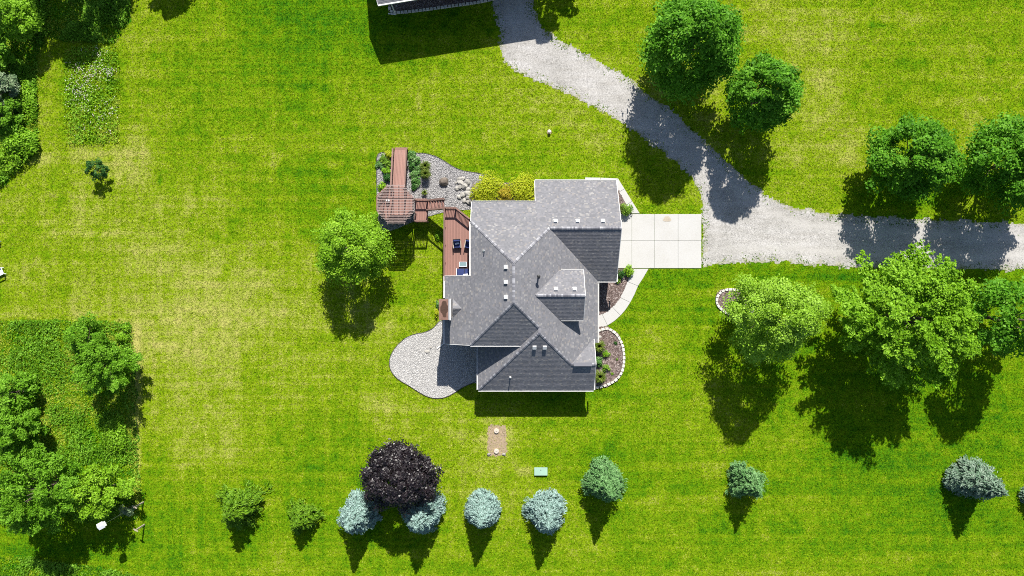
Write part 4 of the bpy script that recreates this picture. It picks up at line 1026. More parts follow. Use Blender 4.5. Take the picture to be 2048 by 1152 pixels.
for x, y, lb in ((993, 861.5, "upper round concrete septic lid on the dirt patch"), (993, 902, "lower round concrete septic lid on the dirt patch")):
    p = W(x, y); r = thing("septic_lid", (p.x, p.y, 0), lb, "lid", "septic lids")
    MB().tube([(0, 0, 0), (0, 0, .14), (0, 0, .17)], [.25, .25, .22], 20).build("lid", M['lid'], r)
    MB().tube([(-.08, 0, .17), (-.06, 0, .21), (.06, 0, .21), (.08, 0, .17)], .012, 6).build("handle", M['greymetal'], r)
p = W(1081.5, 942); r = thing("utility_box", (p.x, p.y, 0), "pale green flat utility box lid in the grass south of the house", "utility box")
MB().box((0, 0, .1), (1.26, .76, .2)).build("base", M['utilitydark'], r, bevel=.02)
MB().box((0, .01, .23), (1.32, .80, .06)).build("lid", M['utility'], r, bevel=.02)
MB().tube([(0, .16, .26), (0, .16, .275)], .045, 10).build("lock", M['pipe'], r)
p = W(1098.5, 264); r = thing("garden_light", (p.x, p.y, 0), "small white garden light standing in the lawn north of the house", "garden light")
MB().tube([(0, 0, 0), (0, 0, .28)], .06, 10).build("post", M['pipe'], r)
MB().tube([(0, 0, .28), (0, 0, .34), (0, 0, .40), (0, 0, .43)], [.14, .16, .12, .03], 14).build("cap", M['whiteplastic'], r)
MB().tube([(0, 0, .0), (0, 0, .03)], [.26, .22], 14).build("base", M['dirt'], r)

# white slatted lawn chairs at the left edge
def lawn_chair(px, py, rz, label):
    p = W(px, py); r = thing("lawn_chair", (p.x, p.y, 0), label, "lawn chair", "white lawn chairs", rz)
    for i in range(6):
        MB().box((0, -.30 + i * .105, .36 - i * .018), (.56, .095, .025)).build("slat", M['whiteplastic'], r)
    for i in range(6):
        x = -.25 + i * .10; L = .72 - abs(i - 2.5) * .03
        MB().bar((x, .27, .28), (x * 1.15, .27 + L * .5, .28 + L * .86), .09, .025).build("back_slat", M['whiteplastic'], r)
    for s in (-1, 1):
        MB().box((s * .37, .02, .56), (.13, .78, .03)).build("arm_rest", M['whiteplastic'], r)
        MB().box((s * .33, -.30, .28), (.09, .05, .56)).build("leg", M['whiteplastic'], r)
        MB().bar((s * .30, -.32, .30), (s * .30, .62, .02), .05, .10).build("leg", M['whiteplastic'], r)
lawn_chair(4, 544, 2.0, "white slatted lawn chair cut by the left edge, south of the other")
lawn_chair(-6, 487, 1.2, "white lawn chair showing only an arm at the left edge")

# birdhouse pole and two posts in the lower left corner
b = W(259, 1018.5); r = thing("birdhouse_pole", (b.x, b.y, 0), "tall thin pole carrying a square white birdhouse in the lower left corner", "birdhouse")
MB().tube([(0, 0, 0), (0, 0, 4.35)], [.035, .028], 8).build("pole", M['greymetal'], r)
bx = MB().box((0, 0, 4.55), (.50, .46, .40), .5).build("birdhouse", M['whiteplastic'], r)
mb = MB(); cr, sr = math.cos(.5), math.sin(.5)
rt = lambda x, y, z: (cr * x - sr * y, sr * x + cr * y, z)
mb.add([rt(-.31, -.31, 4.75), rt(.31, -.31, 4.75), rt(.31, .31, 4.75), rt(-.31, .31, 4.75), rt(-.31, 0, 4.9), rt(.31, 0, 4.9)],
       [(0, 1, 5, 4), (2, 3, 4, 5), (0, 4, 3), (1, 2, 5), (3, 2, 1, 0)]); mb.build("roof", M['whiteplastic'], bx)
for i in range(3): MB().tube([rt(-.17 + .17 * i, -.255, 4.52), rt(-.17 + .17 * i, -.27, 4.52)], .045, 10).build("entrance_hole", M['pipe'], bx)
for x, y, lb in ((287, 1004, "upper leaning grey wooden post at the meadow's corner"), (289, 1049, "lower grey wooden post with crossbar at the meadow's corner")):
    p = W(x, y); r = thing("wooden_post", (p.x, p.y, 0), lb, "post", "grey posts by the meadow")
    MB().box((0, 0, .85), (.12, .12, 1.7)).build("post", M['greywood'], r, bevel=.01)
    MB().box((0, 0, 1.6), (.5, .07, .1), -.53).build("crossbar", M['greywood'], r)

# ------------------------------------------------------------------ vegetation
def leaf_quads(P, N, L, wd, T=None):
    n = len(P); N = N / (np.linalg.norm(N, axis=1, keepdims=True) + 1e-9)
    if T is None: T = RNG.normal(size=(n, 3))
    T = T - N * (T * N).sum(1, keepdims=True); T /= (np.linalg.norm(T, axis=1, keepdims=True) + 1e-9)
    B = np.cross(N, T); L = L[:, None] / 2; wd = wd[:, None] / 2
    droop = N * (L * 0.35)
    return np.stack([P - T * L - droop * .3, P - B * wd, P + T * L - droop, P + B * wd], 1).reshape(-1, 3)
def crown_mesh(parts, mat, parent, name="crown"):
    V = np.concatenate([p[0] for p in parts]); tint = np.concatenate([p[1] for p in parts])
    n = len(V) // 4
    return np_mesh(name, V, np.arange(4 * n).reshape(-1, 4), mat, parent, attrs={"tint": np.repeat(tint, 4)})
def limbs(root, h, zb, tips, r0, mat):
    mb = MB(); lean = Vector((random.uniform(-.15, .15), random.uniform(-.15, .15), 0))
    pts = [Vector((0, 0, -.1)), Vector((0, 0, zb * .6)) + lean * .3, Vector((0, 0, h * .5)) + lean, Vector((0, 0, h * .82)) + lean * 1.2]
    mb.tube(pts, [r0 * 1.25, r0, r0 * .6, r0 * .15], 8)
    for tp in tips:
        tp = Vector(tp); st = Vector((0, 0, max(zb * .7, tp.z * random.uniform(.45, .7)))) + lean * .5
        mid = st.lerp(tp, .5) + Vector((random.uniform(-.2, .2), random.uniform(-.2, .2), .15 * (tp - st).length * .5))
        mb.tube([st, mid, tp], [r0 * .38, r0 * .22, r0 * .06], 5, cap=False)
    mb.build("trunk", mat, root, smooth=True)
def tree(name, base, label, cat, h, R, zb, mat, group=None, nc=90, lpc=120, leaf=.26, seed=0, rc=.26, spike=.25, lean=(0, 0), ell=(1, 1), flat=.7, prof=.75, r0=.16, aspect=.62, out=.5):
    global RNG
    old = RNG; RNG = np.random.default_rng(seed + 100); rr = np.random.default_rng(seed)
    root = thing(name, (base[0], base[1], 0), label, cat, group)
    t = rr.random(nc * 3) ** .85; th = rr.random(nc * 3) * 2 * np.pi
    pr = np.sin(np.pi * np.clip(t, .02, .98) ** prof) ** .75
    lob = 1 + spike * (0.55 * np.sin(3 * th + seed) + .45 * np.sin(5 * th + 2.1 * seed + 4 * t) + .5 * (rr.random(nc * 3) - .5) * 2) * .7
    u = out + (1 - out) * rr.random(nc * 3) ** .5
    C = np.stack([np.cos(th) * R * pr * lob * u * ell[0] * (1 - rc * .55) + lean[0] * t, np.sin(th) * R * pr * lob * u * ell[1] * (1 - rc * .55) + lean[1] * t, zb + (h - zb) * t], 1)
    w = .25 + pr; idx = rr.choice(nc * 3, nc, replace=False, p=w / w.sum()); C = C[idx]; tt = t[idx]
    parts = []
    for c, q in zip(C, tt):
        m = int(lpc * rr.uniform(.6, 1.35)); rad = R * rc * rr.uniform(.65, 1.3) * (1 - .35 * q)
        d = RNG.normal(size=(m, 3)); d /= np.linalg.norm(d, axis=1, keepdims=True)
        d[:, 2] = np.where(d[:, 2] < -.1, -d[:, 2], d[:, 2])
        ax = np.array([c[0], c[1], 0]); ax = ax / (np.linalg.norm(ax) + .3)
        P = c + d * rad * (RNG.random((m, 1)) ** .25) * np.array([1, 1, flat]) + ax * (RNG.random((m, 1)) ** 2) * rad * .7
        N = d * .55 + np.array([0, 0, .75]) + RNG.normal(size=(m, 3)) * .42
        L = leaf * (.65 + .7 * RNG.random(m))
        parts.append((leaf_quads(P, N, L, L * aspect), np.clip(rr.normal(.5, .22) + RNG.normal(0, .12, m), 0, 1)))
    crown_mesh(parts, mat, root)
    tips = [tuple(c) for c in C[rr.choice(nc, min(nc, 14), replace=False)]]
    limbs(root, h, zb, tips, r0, M['bark'])
    RNG = old; return root
def bough_tree(name, base, label, cat, h, R, zb, mat, group=None, nb=60, nt=9, nl=44, leaf=.28, seed=0, ell=(1, 1), r0=.2, aspect=.6, jit=.17, top=.85, var=.16):
    """crown of layered boughs: leaf sprays on twigs fanned along radiating limbs"""
    global RNG
    old = RNG; RNG = np.random.default_rng(seed + 900); rr = np.random.default_rng(seed + 41)
    root = thing(name, (base[0], base[1], 0), label, cat, group)
    parts = []; tips = []
    for i in range(nb):
        q = (i + rr.random()) / nb                       # 0 low rim ... 1 leader
        ph = i * 2.399963 + rr.normal(0, .25)
        e = math.asin(min(1, q ** 1.1)) 
        ln = (1 + var * rr.normal()) * (1 + .12 * math.sin(3 * ph + seed))
        ln = min(max(ln, .72), 1.3)
        hr = R * math.cos(e) ** .72 * ln; tz = zb + (h - zb) * (.26 + .74 * q ** .9) * (1 + .04 * rr.normal())
        A = np.array([0, 0, max(zb, tz - hr * .55 - .8)]); B = np.array([math.cos(ph) * hr * ell[0], math.sin(ph) * hr * ell[1], tz])
        tips.append(tuple(A + (B - A) * .8)); L = np.linalg.norm(B - A); D = (B - A) / L
        S_ = np.cross(D, [0, 0, 1.0]); S_ /= np.linalg.norm(S_) + 1e-6
        tb = rr.normal(.5, .2)
        for k in range(nt):
            u = .34 + .66 * (k + rr.random()) / nt; side = (-1) ** k * rr.uniform(.25, .95)
            d = D + S_ * side + np.array([0, 0, rr.normal(.05, .16)]); d /= np.linalg.norm(d)
            tl = R * .40 * (1.15 - .75 * u) * rr.uniform(.75, 1.3) if k < nt - 1 else R * .16
            P0 = A + (B - A) * u + np.array([0, 0, .10 * L * math.sin(math.pi * u)])
            m = int(nl * rr.uniform(.7, 1.3)); w = RNG.random(m)
            P = P0 + d * (w * tl)[:, None] + RNG.normal(size=(m, 3)) * (jit * (1.25 - .8 * w))[:, None] * np.array([1, 1, .7])
            P[:, 2] -= .12 * (w * tl) ** 2
            N = np.array([0, 0, 1.0]) + d * .25 + RNG.normal(size=(m, 3)) * .42
            lf = leaf * (.6 + .75 * RNG.random(m))
            parts.append((leaf_quads(P, N, lf, lf * aspect), np.clip(tb + .2 * (w - .5) + RNG.normal(0, .13, m), 0, 1)))
    crown_mesh(parts, mat, root)
    limbs(root, h, zb, [tips[j] for j in rr.choice(nb, min(nb, 22), replace=False)], r0, M['bark'])
    RNG = old; return root
def conifer(name, base, label, cat, h, R, mat, group=None, seed=0, dens=1.0, spray=.30, sw=.085, zb=.12, power=.8, ragged=.14, ell=(1, 1)):
    global RNG
    old = RNG; RNG = np.random.default_rng(seed + 300); rr = np.random.default_rng(seed + 9)
    root = thing(name, (base[0], base[1], 0), label, cat, group)
    parts = []; z = zb; wob = rr.random(8) * 6.28
    while z < h - .05:
        f = z / h; r = R * (1 - f) ** power * min(1, .72 + f * 2.5)
        nb = max(5, int(6 + 11 * (1 - f)))
        for k in range(nb):
            a = (k + rr.random()) * 2 * np.pi / nb
            rb = r * (1 + ragged * (np.sin(3 * a + wob[0] + z) + rr.normal(0, .8)))
            rb = max(.12, rb); m = int(dens * (8 + 26 * rb))
            s = rb * (RNG.random(m) ** .55) * 1.02
            dirx, diry = np.cos(a) * ell[0], np.sin(a) * ell[1]
            fan = RNG.normal(0, .085, m) * s
            up = .16 * rb + .32 * (1 - s / rb) * .4
            P = np.stack([dirx * s - diry * fan, diry * s + dirx * fan, z - s * .10 + RNG.normal(0, .05, m) + .12 * (s / rb) ** 2], 1)
            sa = a + RNG.normal(0, .5, m)
            T = np.stack([np.cos(sa), np.sin(sa), RNG.normal(.12, .25, m)], 1)
            N = np.stack([RNG.normal(0, .45, m) + dirx * .25, RNG.normal(0, .45, m) + diry * .25, np.ones(m)], 1)
            L = spray * (.6 + .8 * RNG.random(m)) * (.75 + .25 * min(1, rb))
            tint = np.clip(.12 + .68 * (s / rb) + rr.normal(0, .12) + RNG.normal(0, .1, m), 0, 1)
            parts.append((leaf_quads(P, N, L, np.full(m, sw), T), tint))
        z += .17 + .05 * rr.random()
    m = 30; a = RNG.random(m) * 6.28
    P = np.stack([np.cos(a) * .05, np.sin(a) * .05, h - .3 * RNG.random(m)], 1); T = np.stack([np.cos(a), np.sin(a), np.full(m, 1.2)], 1)
    parts.append((leaf_quads(P, np.stack([np.cos(a), np.sin(a), np.ones(m) * .6], 1), np.full(m, spray), np.full(m, sw), T), np.full(m, .7)))
    crown_mesh(parts, mat, root)
    MB().tube([(0, 0, -.1), (0, 0, h * .5), (0, 0, h * .95)], [.13 * h / 6, .08 * h / 6, .015], 7).build("trunk", M['bark'], root)
    RNG = old; return root
def shrub(name, base, label, cat, h, R, mat, group=None, seed=0, n=900, leaf=.14, ell=(1, 1), aspect=.55, lumps=9, twigs=True):
    global RNG
    old = RNG; RNG = np.random.default_rng(seed + 500); rr = np.random.default_rng(seed + 77)
    root = thing(name, (base[0], base[1], 0), label, cat, group)
    parts = []
    for i in range(lumps):
        a = rr.random() * 6.28; q = rr.random() ** .6; c = np.array([math.cos(a) * R * .62 * q * ell[0], math.sin(a) * R * .62 * q * ell[1], h * (.35 + .35 * (1 - q) * rr.uniform(.6, 1.3))])
        m = n // lumps; d = RNG.normal(size=(m, 3)); d /= np.linalg.norm(d, axis=1, keepdims=True); d[:, 2] = np.abs(d[:, 2]) * np.where(RNG.random(m) < .8, 1, -1)
        rad = R * rr.uniform(.34, .5)
        P = c + d * np.array([rad * ell[0], rad * ell[1], h * .34]) * (RNG.random((m, 1)) ** .35); P[:, 2] = np.maximum(P[:, 2], .04)
        N = d * .6 + np.array([0, 0, .7]) + RNG.normal(size=(m, 3)) * .4; L = leaf * (.6 + .8 * RNG.random(m))
        parts.append((leaf_quads(P, N, L, L * aspect), np.clip(rr.normal(.5, .2) + RNG.normal(0, .15, m), 0, 1)))
    crown_mesh(parts, mat, root, "foliage")
    if twigs:
        mb = MB()
        for i in range(6):
            a = i * 1.05 + rr.random(); mb.tube([(0, 0, -.03), (math.cos(a) * R * .25, math.sin(a) * R * .25, h * .4), (math.cos(a) * R * .55, math.sin(a) * R * .55, h * .65)], [.03, .02, .008], 5, cap=False)
        mb.build("stem", M['bark'], root)
    RNG = old; return root
def grass_clump(name, base, label, h, R, mat, seed, n=260, w=.035):
    global RNG
    old = RNG; RNG = np.random.default_rng(seed + 700)
    root = thing(name, (base[0], base[1], 0), label, "ornamental grass", None)
    a = RNG.random(n) * 6.28; r = R * (.45 + .6 * RNG.random(n)); hh = h * (.6 + .5 * RNG.random(n)); b0 = .12 * R
    V = []; cx, sx = np.cos(a), np.sin(a)
    rows = [(b0, 0.0, 1.0), (.35, .75, 1.0), (.72, .95, .8), (1.0, .55, .25)]
    for (u, v, k) in rows:
        rad = r * u if u > .3 else np.full(n, b0)
        V.append(np.stack([cx * rad - sx * w * k / 2, sx * rad + cx * w * k / 2, hh * v], 1)); V.append(np.stack([cx * rad + sx * w * k / 2, sx * rad - cx * w * k / 2, hh * v], 1))
    V = np.stack(V, 1).reshape(-1, 3); o = np.arange(n)[:, None] * 8
    F = np.concatenate([o + np.array([0, 1, 3, 2]), o + np.array([2, 3, 5, 4]), o + np.array([4, 5, 7, 6])])
    np_mesh("blades", V, F, mat, root, attrs={"tint": np.repeat(RNG.random(n), 8)})
    MB().tube([(0, 0, -.02), (0, 0, h * .22)], [.22 * R, .10 * R], 9).build("crown_base", M['orngrass'], root)
    RNG = old; return root

# ---- big shade trees
tree("maple_tree", W(1352, 133), "largest dark green maple above the gravel drive at the top", "tree", 12, 4.35, 1.6, M['maple'], "maples along the drive", 200, 170, .26, 1, .25, .12, r0=.24)
tree("maple_tree", W(1486, 219), "mid sized green maple just north of the drive's bend", "tree", 10.2, 3.3, 1.5, M['maple'], "maples along the drive", 140, 150, .25, 2, .25, .14, r0=.19)
tree("maple_tree", W(1768, 337), "spreading green maple north of the straight gravel drive", "tree", 8.8, 3.85, 1.5, M['maple'], "maples along the drive", 160, 130, .27, 3, .24, .26, r0=.19)
tree("maple_tree", W(1958, 341), "green maple north of the drive cut by the right edge", "tree", 10.0, 4.35, 1.5, M['maple'], "maples along the drive", 180, 130, .27, 4, .24, .24, r0=.2)
bough_tree("silver_maple_tree", W(1741, 630), "huge bright green maple with spiky branches south of the gravel drive", "tree", 10.5, 5.3, 1.5, M['maple_lime'], None, 104, 11, 58, .235, 5, (1.03, .97), r0=.3)
tree("maple_tree", W(1934, 632), "tall narrow dark maple at the right edge behind the huge one", "tree", 11, 3.9, 1.5, M['maple'], None, 115, 120, .28, 6, .25, .2, r0=.19)
tree("birch_tree", W(1503, 630), "airy pale lime tree growing out of the stone ringed bed", "tree", 11.4, 4.3, 1.5, M['birch'], None, 170, 190, .19, 7, .22, .26, r0=.14, ell=(1.0, .92))
tree("locust_tree", W(722, 501), "round lime green tree on the lawn beside the deck", "tree", 7.5, 3.45, .9, M['locust'], None, 120, 190, .18, 8, .27, .2, r0=.13)
tree("purple_maple_tree", W(813, 933), "dark purple leaved maple above two blue spruces", "tree", 7.4, 3.55, 1.4, M['purple'], None, 170, 200, .21, 9, .22, .16, r0=.18, ell=(1, .86))
# ---- row of spruces
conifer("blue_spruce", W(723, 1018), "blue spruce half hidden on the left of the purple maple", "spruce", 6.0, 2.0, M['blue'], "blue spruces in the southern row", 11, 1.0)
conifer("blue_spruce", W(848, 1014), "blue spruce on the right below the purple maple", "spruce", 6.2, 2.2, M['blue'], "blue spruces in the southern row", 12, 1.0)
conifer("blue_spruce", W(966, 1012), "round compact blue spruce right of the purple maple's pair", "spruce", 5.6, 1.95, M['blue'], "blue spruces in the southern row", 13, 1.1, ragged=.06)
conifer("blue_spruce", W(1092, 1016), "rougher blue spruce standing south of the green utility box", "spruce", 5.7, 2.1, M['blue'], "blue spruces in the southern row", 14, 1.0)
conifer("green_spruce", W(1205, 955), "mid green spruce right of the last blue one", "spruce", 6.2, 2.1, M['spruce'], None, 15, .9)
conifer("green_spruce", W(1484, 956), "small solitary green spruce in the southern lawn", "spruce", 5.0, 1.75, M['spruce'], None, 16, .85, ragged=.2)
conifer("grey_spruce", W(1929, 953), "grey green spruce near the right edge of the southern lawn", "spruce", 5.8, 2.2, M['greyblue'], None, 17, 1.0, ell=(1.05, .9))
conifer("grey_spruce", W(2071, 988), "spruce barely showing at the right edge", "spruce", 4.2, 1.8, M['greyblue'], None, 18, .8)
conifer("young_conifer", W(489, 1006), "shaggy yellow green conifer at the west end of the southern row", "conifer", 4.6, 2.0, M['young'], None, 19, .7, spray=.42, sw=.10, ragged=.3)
conifer("young_conifer", W(610, 1030), "small low green conifer west of the purple maple", "conifer", 3.3, 1.65, M['young'], None, 20, .8, ragged=.2)
tree("young_tree", W(208, 343), "small dark green sapling alone on the western lawn", "sapling", 2.3, 1.0, .4, M['darkplant'], None, 30, 60, .15, 21, .32, .3, r0=.05)
# ---- woody edge on the west
bough_tree("hedgerow_tree", W(252, 723), "green tree at the meadow corner beside the mown lawn", "tree", 5.6, 2.6, .3, M['hedge'], "trees in the western meadow", 44, 9, 62, .17, 22, r0=.12)
tree("hedgerow_tree", W(193, 672), "low bushy tree behind the meadow corner tree", "tree", 3.4, 1.9, .2, M['hedge'], "trees in the western meadow", 50, 100, .2, 23, .3, .3, r0=.08)
tree("hedgerow_tree", W(58, 778), "bushy tree cut by the left edge in the middle of the meadow", "tree", 4.6, 2.0, .3, M['hedge'], "trees in the western meadow", 60, 110, .22, 24, .28, .28, r0=.1)
bough_tree("hedgerow_tree", W(76, 848), "dense tree at the left edge between the middle bushy tree and the broad one", "tree", 5.8, 2.4, .4, M['hedge'], "trees in the western meadow", 47, 9, 60, .185, 25, r0=.14)
bough_tree("hedgerow_tree", W(142, 956), "broad green tree in the lower left meadow", "tree", 7.6, 3.6, .8, M['hedge'], "trees in the western meadow", 60, 9, 62, .185, 26, r0=.16)
bough_tree("hedgerow_tree", W(232, 968), "yellow green tree beside the white birdhouse", "tree", 5.2, 2.5, .5, M['locust'], "trees in the western meadow", 44, 9, 40, .19, 27, r0=.1)
tree("hedgerow_tree", W(62, 52), "green tree in the top left corner", "tree", 4.8, 2.3, .3, M['maple_lime'], "trees in the northwest thicket", 75, 115, .23, 28, .27, .26, r0=.12)
tree("hedgerow_tree", W(12, 112), "bushy green tree at the left edge below the corner tree", "tree", 4.6, 2.0, .3, M['hedge'], "trees in the northwest thicket", 65, 110, .23, 29, .27, .2, r0=.12)
tree("silvery_tree", W(26, 186), "silvery grey leaved small tree at the left edge", "tree", 3.6, 1.6, .3, M['olive'], "trees in the northwest thicket", 50, 110, .18, 30, .28, .26, r0=.09)
tree("hedgerow_tree", W(28, 238), "green shrubby tree below the silvery one", "tree", 2.8, 1.7, .2, M['hedge'], "trees in the northwest thicket", 45, 100, .22, 31, .3, .2, r0=.09)
shrub("weed_shrub", W(48, 290), "bright broad leaved weeds at the thicket's south end", "shrub", 1.6, 2.1, M['maple_lime'], "weeds in the northwest thicket", 41, 3000, .24, lumps=20)
shrub("weed_shrub", W(20, 318), "paler weed patch at the left edge below the broad leaved one", "shrub", 1.2, 1.7, M['locust'], "weeds in the northwest thicket", 42, 1500, .2, lumps=12)
shrub("weed_shrub", W(60, 205), "soft bright weeds between the silvery tree and the mown strip", "shrub", .9, 1.9, M['maple_lime'], "weeds in the northwest thicket", 46, 1800, .2, lumps=14, ell=(.6, 1.3))
shrub("weed_shrub", W(236, 868), "nettle patch under the meadow corner tree by the lawn", "shrub", 1.0, 2.1, M['maple_lime'], "weeds in the western meadow", 43, 2600, .18, lumps=14, ell=(.8, 1.1))
shrub("weed_shrub", W(252, 668), "dark weeds at the meadow's northeast corner", "shrub", 1.0, 1.0, M['maple_lime'], "weeds in the western meadow", 44, 900, .16, lumps=8)
shrub("weed_shrub", W(262, 1015), "pale flowering brush at the foot of the birdhouse pole", "shrub", 1.2, 1.0, M['olive'], "weeds in the western meadow", 45, 700, .12, lumps=7)
# shade from the trees just beyond the top edge
tree("tall_tree", W(182, -128), "tall tree beyond the top edge shading the northwest grass", "tree", 11.5, 4.6, 1.0, M['maple'], "trees beyond the top edge", 130, 120, .32, 32, .26, .2, r0=.2, ell=(1.15, .9))
tree("tall_tree", W(356, -112), "tree beyond the top edge dropping a small shadow on the lawn", "tree", 6.5, 2.6, 1.0, M['maple'], "trees beyond the top edge", 70, 110, .3, 33, .28, .2, r0=.14)
tree("tall_tree", W(1112, -125), "tree beyond the top edge shading the drive's grass verge", "tree", 9.5, 2.6, 1.2, M['maple'], "trees beyond the top edge", 80, 110, .3, 34, .28, .2, r0=.15)

# wildflowers
def wildflowers():
    n = 5200; poly = MEADOW[2]; p = np.array(poly)
    X = RNG.uniform(p[:, 0].min(), p[:, 0].max(), n); Y = RNG.uniform(p[:, 1].min(), p[:, 1].max(), n)
    py = 576 - Y / .05; px = X / .05 + 1024
    pr = np.clip(fbm(X * .7 + 4, Y * .7, 3) * 2.4 - .95, 0, 1) * np.clip(1.25 - np.abs(py - 155) / 75, .10, 1) * np.clip((px - 128) / 30, 0, 1)
    k = inpoly(X + RNG.normal(0, .2, n), Y + RNG.normal(0, .2, n), poly) & (RNG.random(n) < pr * .62); X, Y = X[k], Y[k]; m = len(X)
    P = np.stack([X, Y, .28 + .2 * RNG.random(m)], 1); N = np.stack([RNG.normal(0, .3, m), RNG.normal(0, .3, m), np.ones(m)], 1)
    L = .07 + .08 * RNG.random(m)
    V = leaf_quads(P, N, L, L * .8)
    o = np_mesh("wildflowers", V, np.arange(4 * m).reshape(-1, 4), M['flower'], attrs={"tint": np.repeat(RNG.random(m), 4)}); tag(o, kind="stuff")
    n = 9000; X = RNG.uniform(p[:, 0].min(), p[:, 0].max(), n); Y = RNG.uniform(p[:, 1].min(), p[:, 1].max(), n)
    k = inpoly(X + RNG.normal(0, .35, n), Y + RNG.normal(0, .35, n), poly) & (RNG.random(n) < .9 * fbm(X * .9, Y * .9, 3)); X, Y = X[k], Y[k]; m = len(X)
    P = np.stack([X, Y, .05 + .34 * RNG.random(m)], 1); N = np.stack([RNG.normal(0, .5, m), RNG.normal(0, .5, m), np.ones(m)], 1); L = .13 + .12 * RNG.random(m)
    o = np_mesh("wildflower_leaves", leaf_quads(P, N, L, L * .5), np.arange(4 * m).reshape(-1, 4), M['maple_lime'], attrs={"tint": np.repeat(fbm(X, Y, 3) + RNG.normal(0, .15, m), 4)}); tag(o, kind="stuff")
wildflowers()
def meadow_weeds():
    """broad leaved growth standing in clumps through the unmown plots"""
    Ps = []
    for i, per in ((0, 150), (1, 330), (3, 260)):
        p = np.array(MEADOW[i]); n = int(np.ptp(p[:, 0]) * np.ptp(p[:, 1]) * per)
        X = RNG.uniform(max(-54, p[:, 0].min()), p[:, 0].max(), n); Y = RNG.uniform(max(-31, p[:, 1].min()), min(31, p[:, 1].max()), n)
        q = fbm(X * .55 + 20, Y * .55 + 3, 4)
        k = inpoly(X + RNG.normal(0, .1, n), Y + RNG.normal(0, .1, n), MEADOW[i]) & (RNG.random(n) < np.clip((q - .40) / .22, .06, 1))
        X, Y, q = X[k], Y[k], q[k]
        Ps.append(np.stack([X, Y, .06 + RNG.random(len(X)) * (.12 + 1.1 * np.clip(q - .4, 0, .4))], 1))
    P = np.concatenate(Ps); m = len(P)
    N = np.stack([RNG.normal(0, .45, m), RNG.normal(0, .45, m), np.ones(m)], 1); L = .12 + .13 * RNG.random(m)
    tn = np.clip(.5 + (fbm(P[:, 0] * .8 + 9, P[:, 1] * .8, 3) - .5) * 1.4 + RNG.normal(0, .15, m), 0, 1)
    o = np_mesh("meadow_weeds", leaf_quads(P, N, L, L * .5), np.arange(4 * m).reshape(-1, 4), M['hedge'], attrs={"tint": np.repeat(tn, 4)}); tag(o, kind="stuff")
meadow_weeds()

# ---- garden planting
shrub("spirea_bush", W(974, 380), "chartreuse bush left of the bronze one, north of the roof", "bush", 1.6, 2.0, M['chartreuse'], "chartreuse bushes by the house", 51, 5200, .16, lumps=26)
shrub("spirea_bush", W(1042, 383), "chartreuse bush in the nook of the garage roof", "bush", 1.6, 1.9, M['chartreuse'], "chartreuse bushes by the house", 52, 5000, .16, lumps=26)
shrub("bronze_bush", W(1009, 390), "bronze tipped low bush between the two chartreuse bushes", "bush", 1.45, 1.1, M['orange_leaf'], "chartreuse bushes by the house", 53, 1700, .15, lumps=12)
shrub("rose_bush", W(1251, 420), "green flowering bush where the side path meets the driveway", "bush", 1.1, .75, M['brightplant'], None, 54, 800, .12)
shrub("low_shrub", W(1240, 418), "dim low shrub against the garage north of the driveway", "bush", .8, .5, M['orngrass'], None, 55, 400, .10)
shrub("yellow_bush", W(1256, 541), "yellow green bush at the start of the curved front walk", "bush", .9, .68, M['locust'], None, 56, 700, .12)
shrub("low_shrub", W(1241, 548), "darker shrub beside the yellow bush near the garage", "bush", .8, .55, M['darkplant'], None, 57, 450, .11)
shrub("low_shrub", W(1236, 560), "small bright shrub by the garage corner south of the driveway", "bush", .5, .4, M['brightplant'], None, 58, 260, .1)
grass_clump("ornamental_grass", W(1197, 692), "upper tufted yellow green grass clump in the southeast bed", 1.0, .72, M['orngrass'], 1, 340)
grass_clump("ornamental_grass", W(1198.5, 752), "lower tufted yellow green grass clump by the house corner", 1.0, .75, M['orngrass'], 2, 340)
shrub("round_shrub", W(1211.5, 707), "round dark green shrub beside the upper grass clump", "bush", .7, .45, M['maple_lime'], None, 59, 500, .09)
shrub("leafy_perennial", W(1196, 722), "blue green leafy perennial between the two grass clumps", "perennial", .7, .6, M['hosta'], None, 60, 420, .17)
shrub("round_shrub", W(1212, 736), "green shrub beside the lower grass clump", "bush", .7, .5, M['brightplant'], None, 61, 480, .1)
shrub("bed_plant", W(1230, 686), "small plant alone in the upper half of the southeast bed", "perennial", .3, .24, M['darkplant'], None, 62, 120, .08, twigs=False)
shrub("bed_plant", W(1234, 718), "tiny sprout near the stone edging of the southeast bed", "perennial", .25, .16, M['maple_lime'], None, 63, 70, .07, twigs=False)
shrub("bed_plant", W(1224, 747), "small sprig right of the lower shrubs in the southeast bed", "perennial", .25, .2, M['maple_lime'], None, 64, 90, .07, twigs=False)
shrub("low_shrub", W(1472, 628), "dark low shrub at the stone ring's south side", "bush", .5, .5, M['darkplant'], None, 65, 300, .09)
HG = "leafy plants beside the boardwalk"
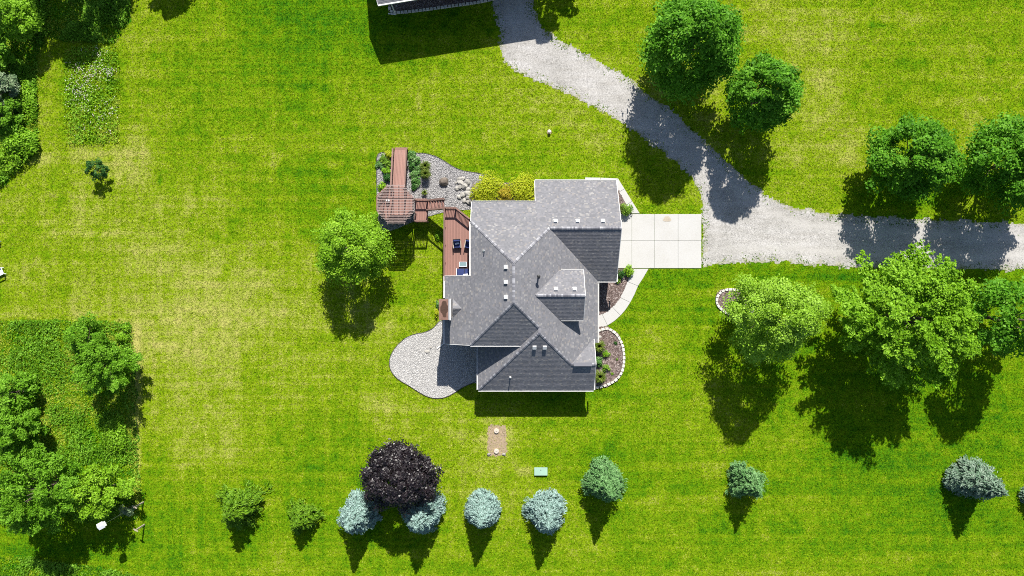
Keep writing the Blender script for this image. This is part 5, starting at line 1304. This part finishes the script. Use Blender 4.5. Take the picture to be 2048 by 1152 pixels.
for i, (x, y, R, h, mt, lb) in enumerate(((778, 311, .55, .6, 'chartreuse', "yellow green plant at the boardwalk's northwest end"), (765, 319, .6, .5, 'brightplant', "bright leafy clump near the west edging"),
        (776, 327, .55, .55, 'brightplant', "lush green clump touching the boardwalk's left rail"), (760, 331, .5, .4, 'hosta', "pale edged hosta at the west edging"),
        (774, 343, .55, .6, 'maple_lime', "green plant midway along the boardwalk's west side"), (775, 358, .6, .6, 'darkplant', "dark green plant just north of the pergola, west side"),
        (764, 373, .6, .5, 'locust', "light green plant at the pergola's northwest corner"), (824, 313, .6, .5, 'hosta', "blue green hosta at the boardwalk's northeast end"),
        (833, 322, .6, .5, 'hosta', "silver edged hosta second down the boardwalk's east side"), (825, 333, .55, .5, 'darkplant', "dark leafy plant beside the boardwalk's east rail"),
        (839, 341, .6, .5, 'hosta', "hosta between the ornamental grass and boardwalk"), (829, 349, .6, .5, 'hosta', "variegated hosta lower on the boardwalk's east side"),
        (834, 363, .65, .55, 'hosta', "large variegated hosta northeast of the pergola"), (827, 372, .5, .45, 'darkplant', "dark plant at the pergola's northeast side"))):
    shrub("hosta_plant" if mt == 'hosta' else "garden_plant", W(x, y), lb, "plant", h, R, M[mt], HG, 80 + i, 420, .19 if mt == 'hosta' else .14, lumps=8, twigs=False)
grass_clump("ornamental_grass", W(852, 334), "olive ornamental grass north of its neighbour on the gravel bed", 1.0, .62, M['orngrass'], 3, 300)
grass_clump("ornamental_grass", W(853, 350), "browner ornamental grass west of the brown boulder", 1.1, .62, M['orngrass'], 4, 300)
grass_clump("ornamental_grass", W(850, 386), "thin straw coloured grass tuft north of the stairs", .6, .4, M['orngrass'], 5, 90)
shrub("garden_plant", W(750, 430), "green plant hugging the pergola's west side", "plant", .6, .7, M['maple_lime'], HG, 97, 500, .14, twigs=False, ell=(.6, 1.5))
shrub("garden_plant", W(878, 470), "fern like plant in the shade under the stairs", "plant", .5, .6, M['maple_lime'], HG, 98, 400, .14, twigs=False)
shrub("chimney_plant", W(876, 608), "white edged plant squeezed beside the chimney, north half", "plant", .6, .42, M['hosta'], None, 99, 260, .12, ell=(.6, 1.3), twigs=False)
shrub("chimney_plant", W(874, 626), "pale variegated plant beside the chimney, south half", "plant", .6, .42, M['chartreuse'], None, 100, 260, .12, ell=(.6, 1.3), twigs=False)
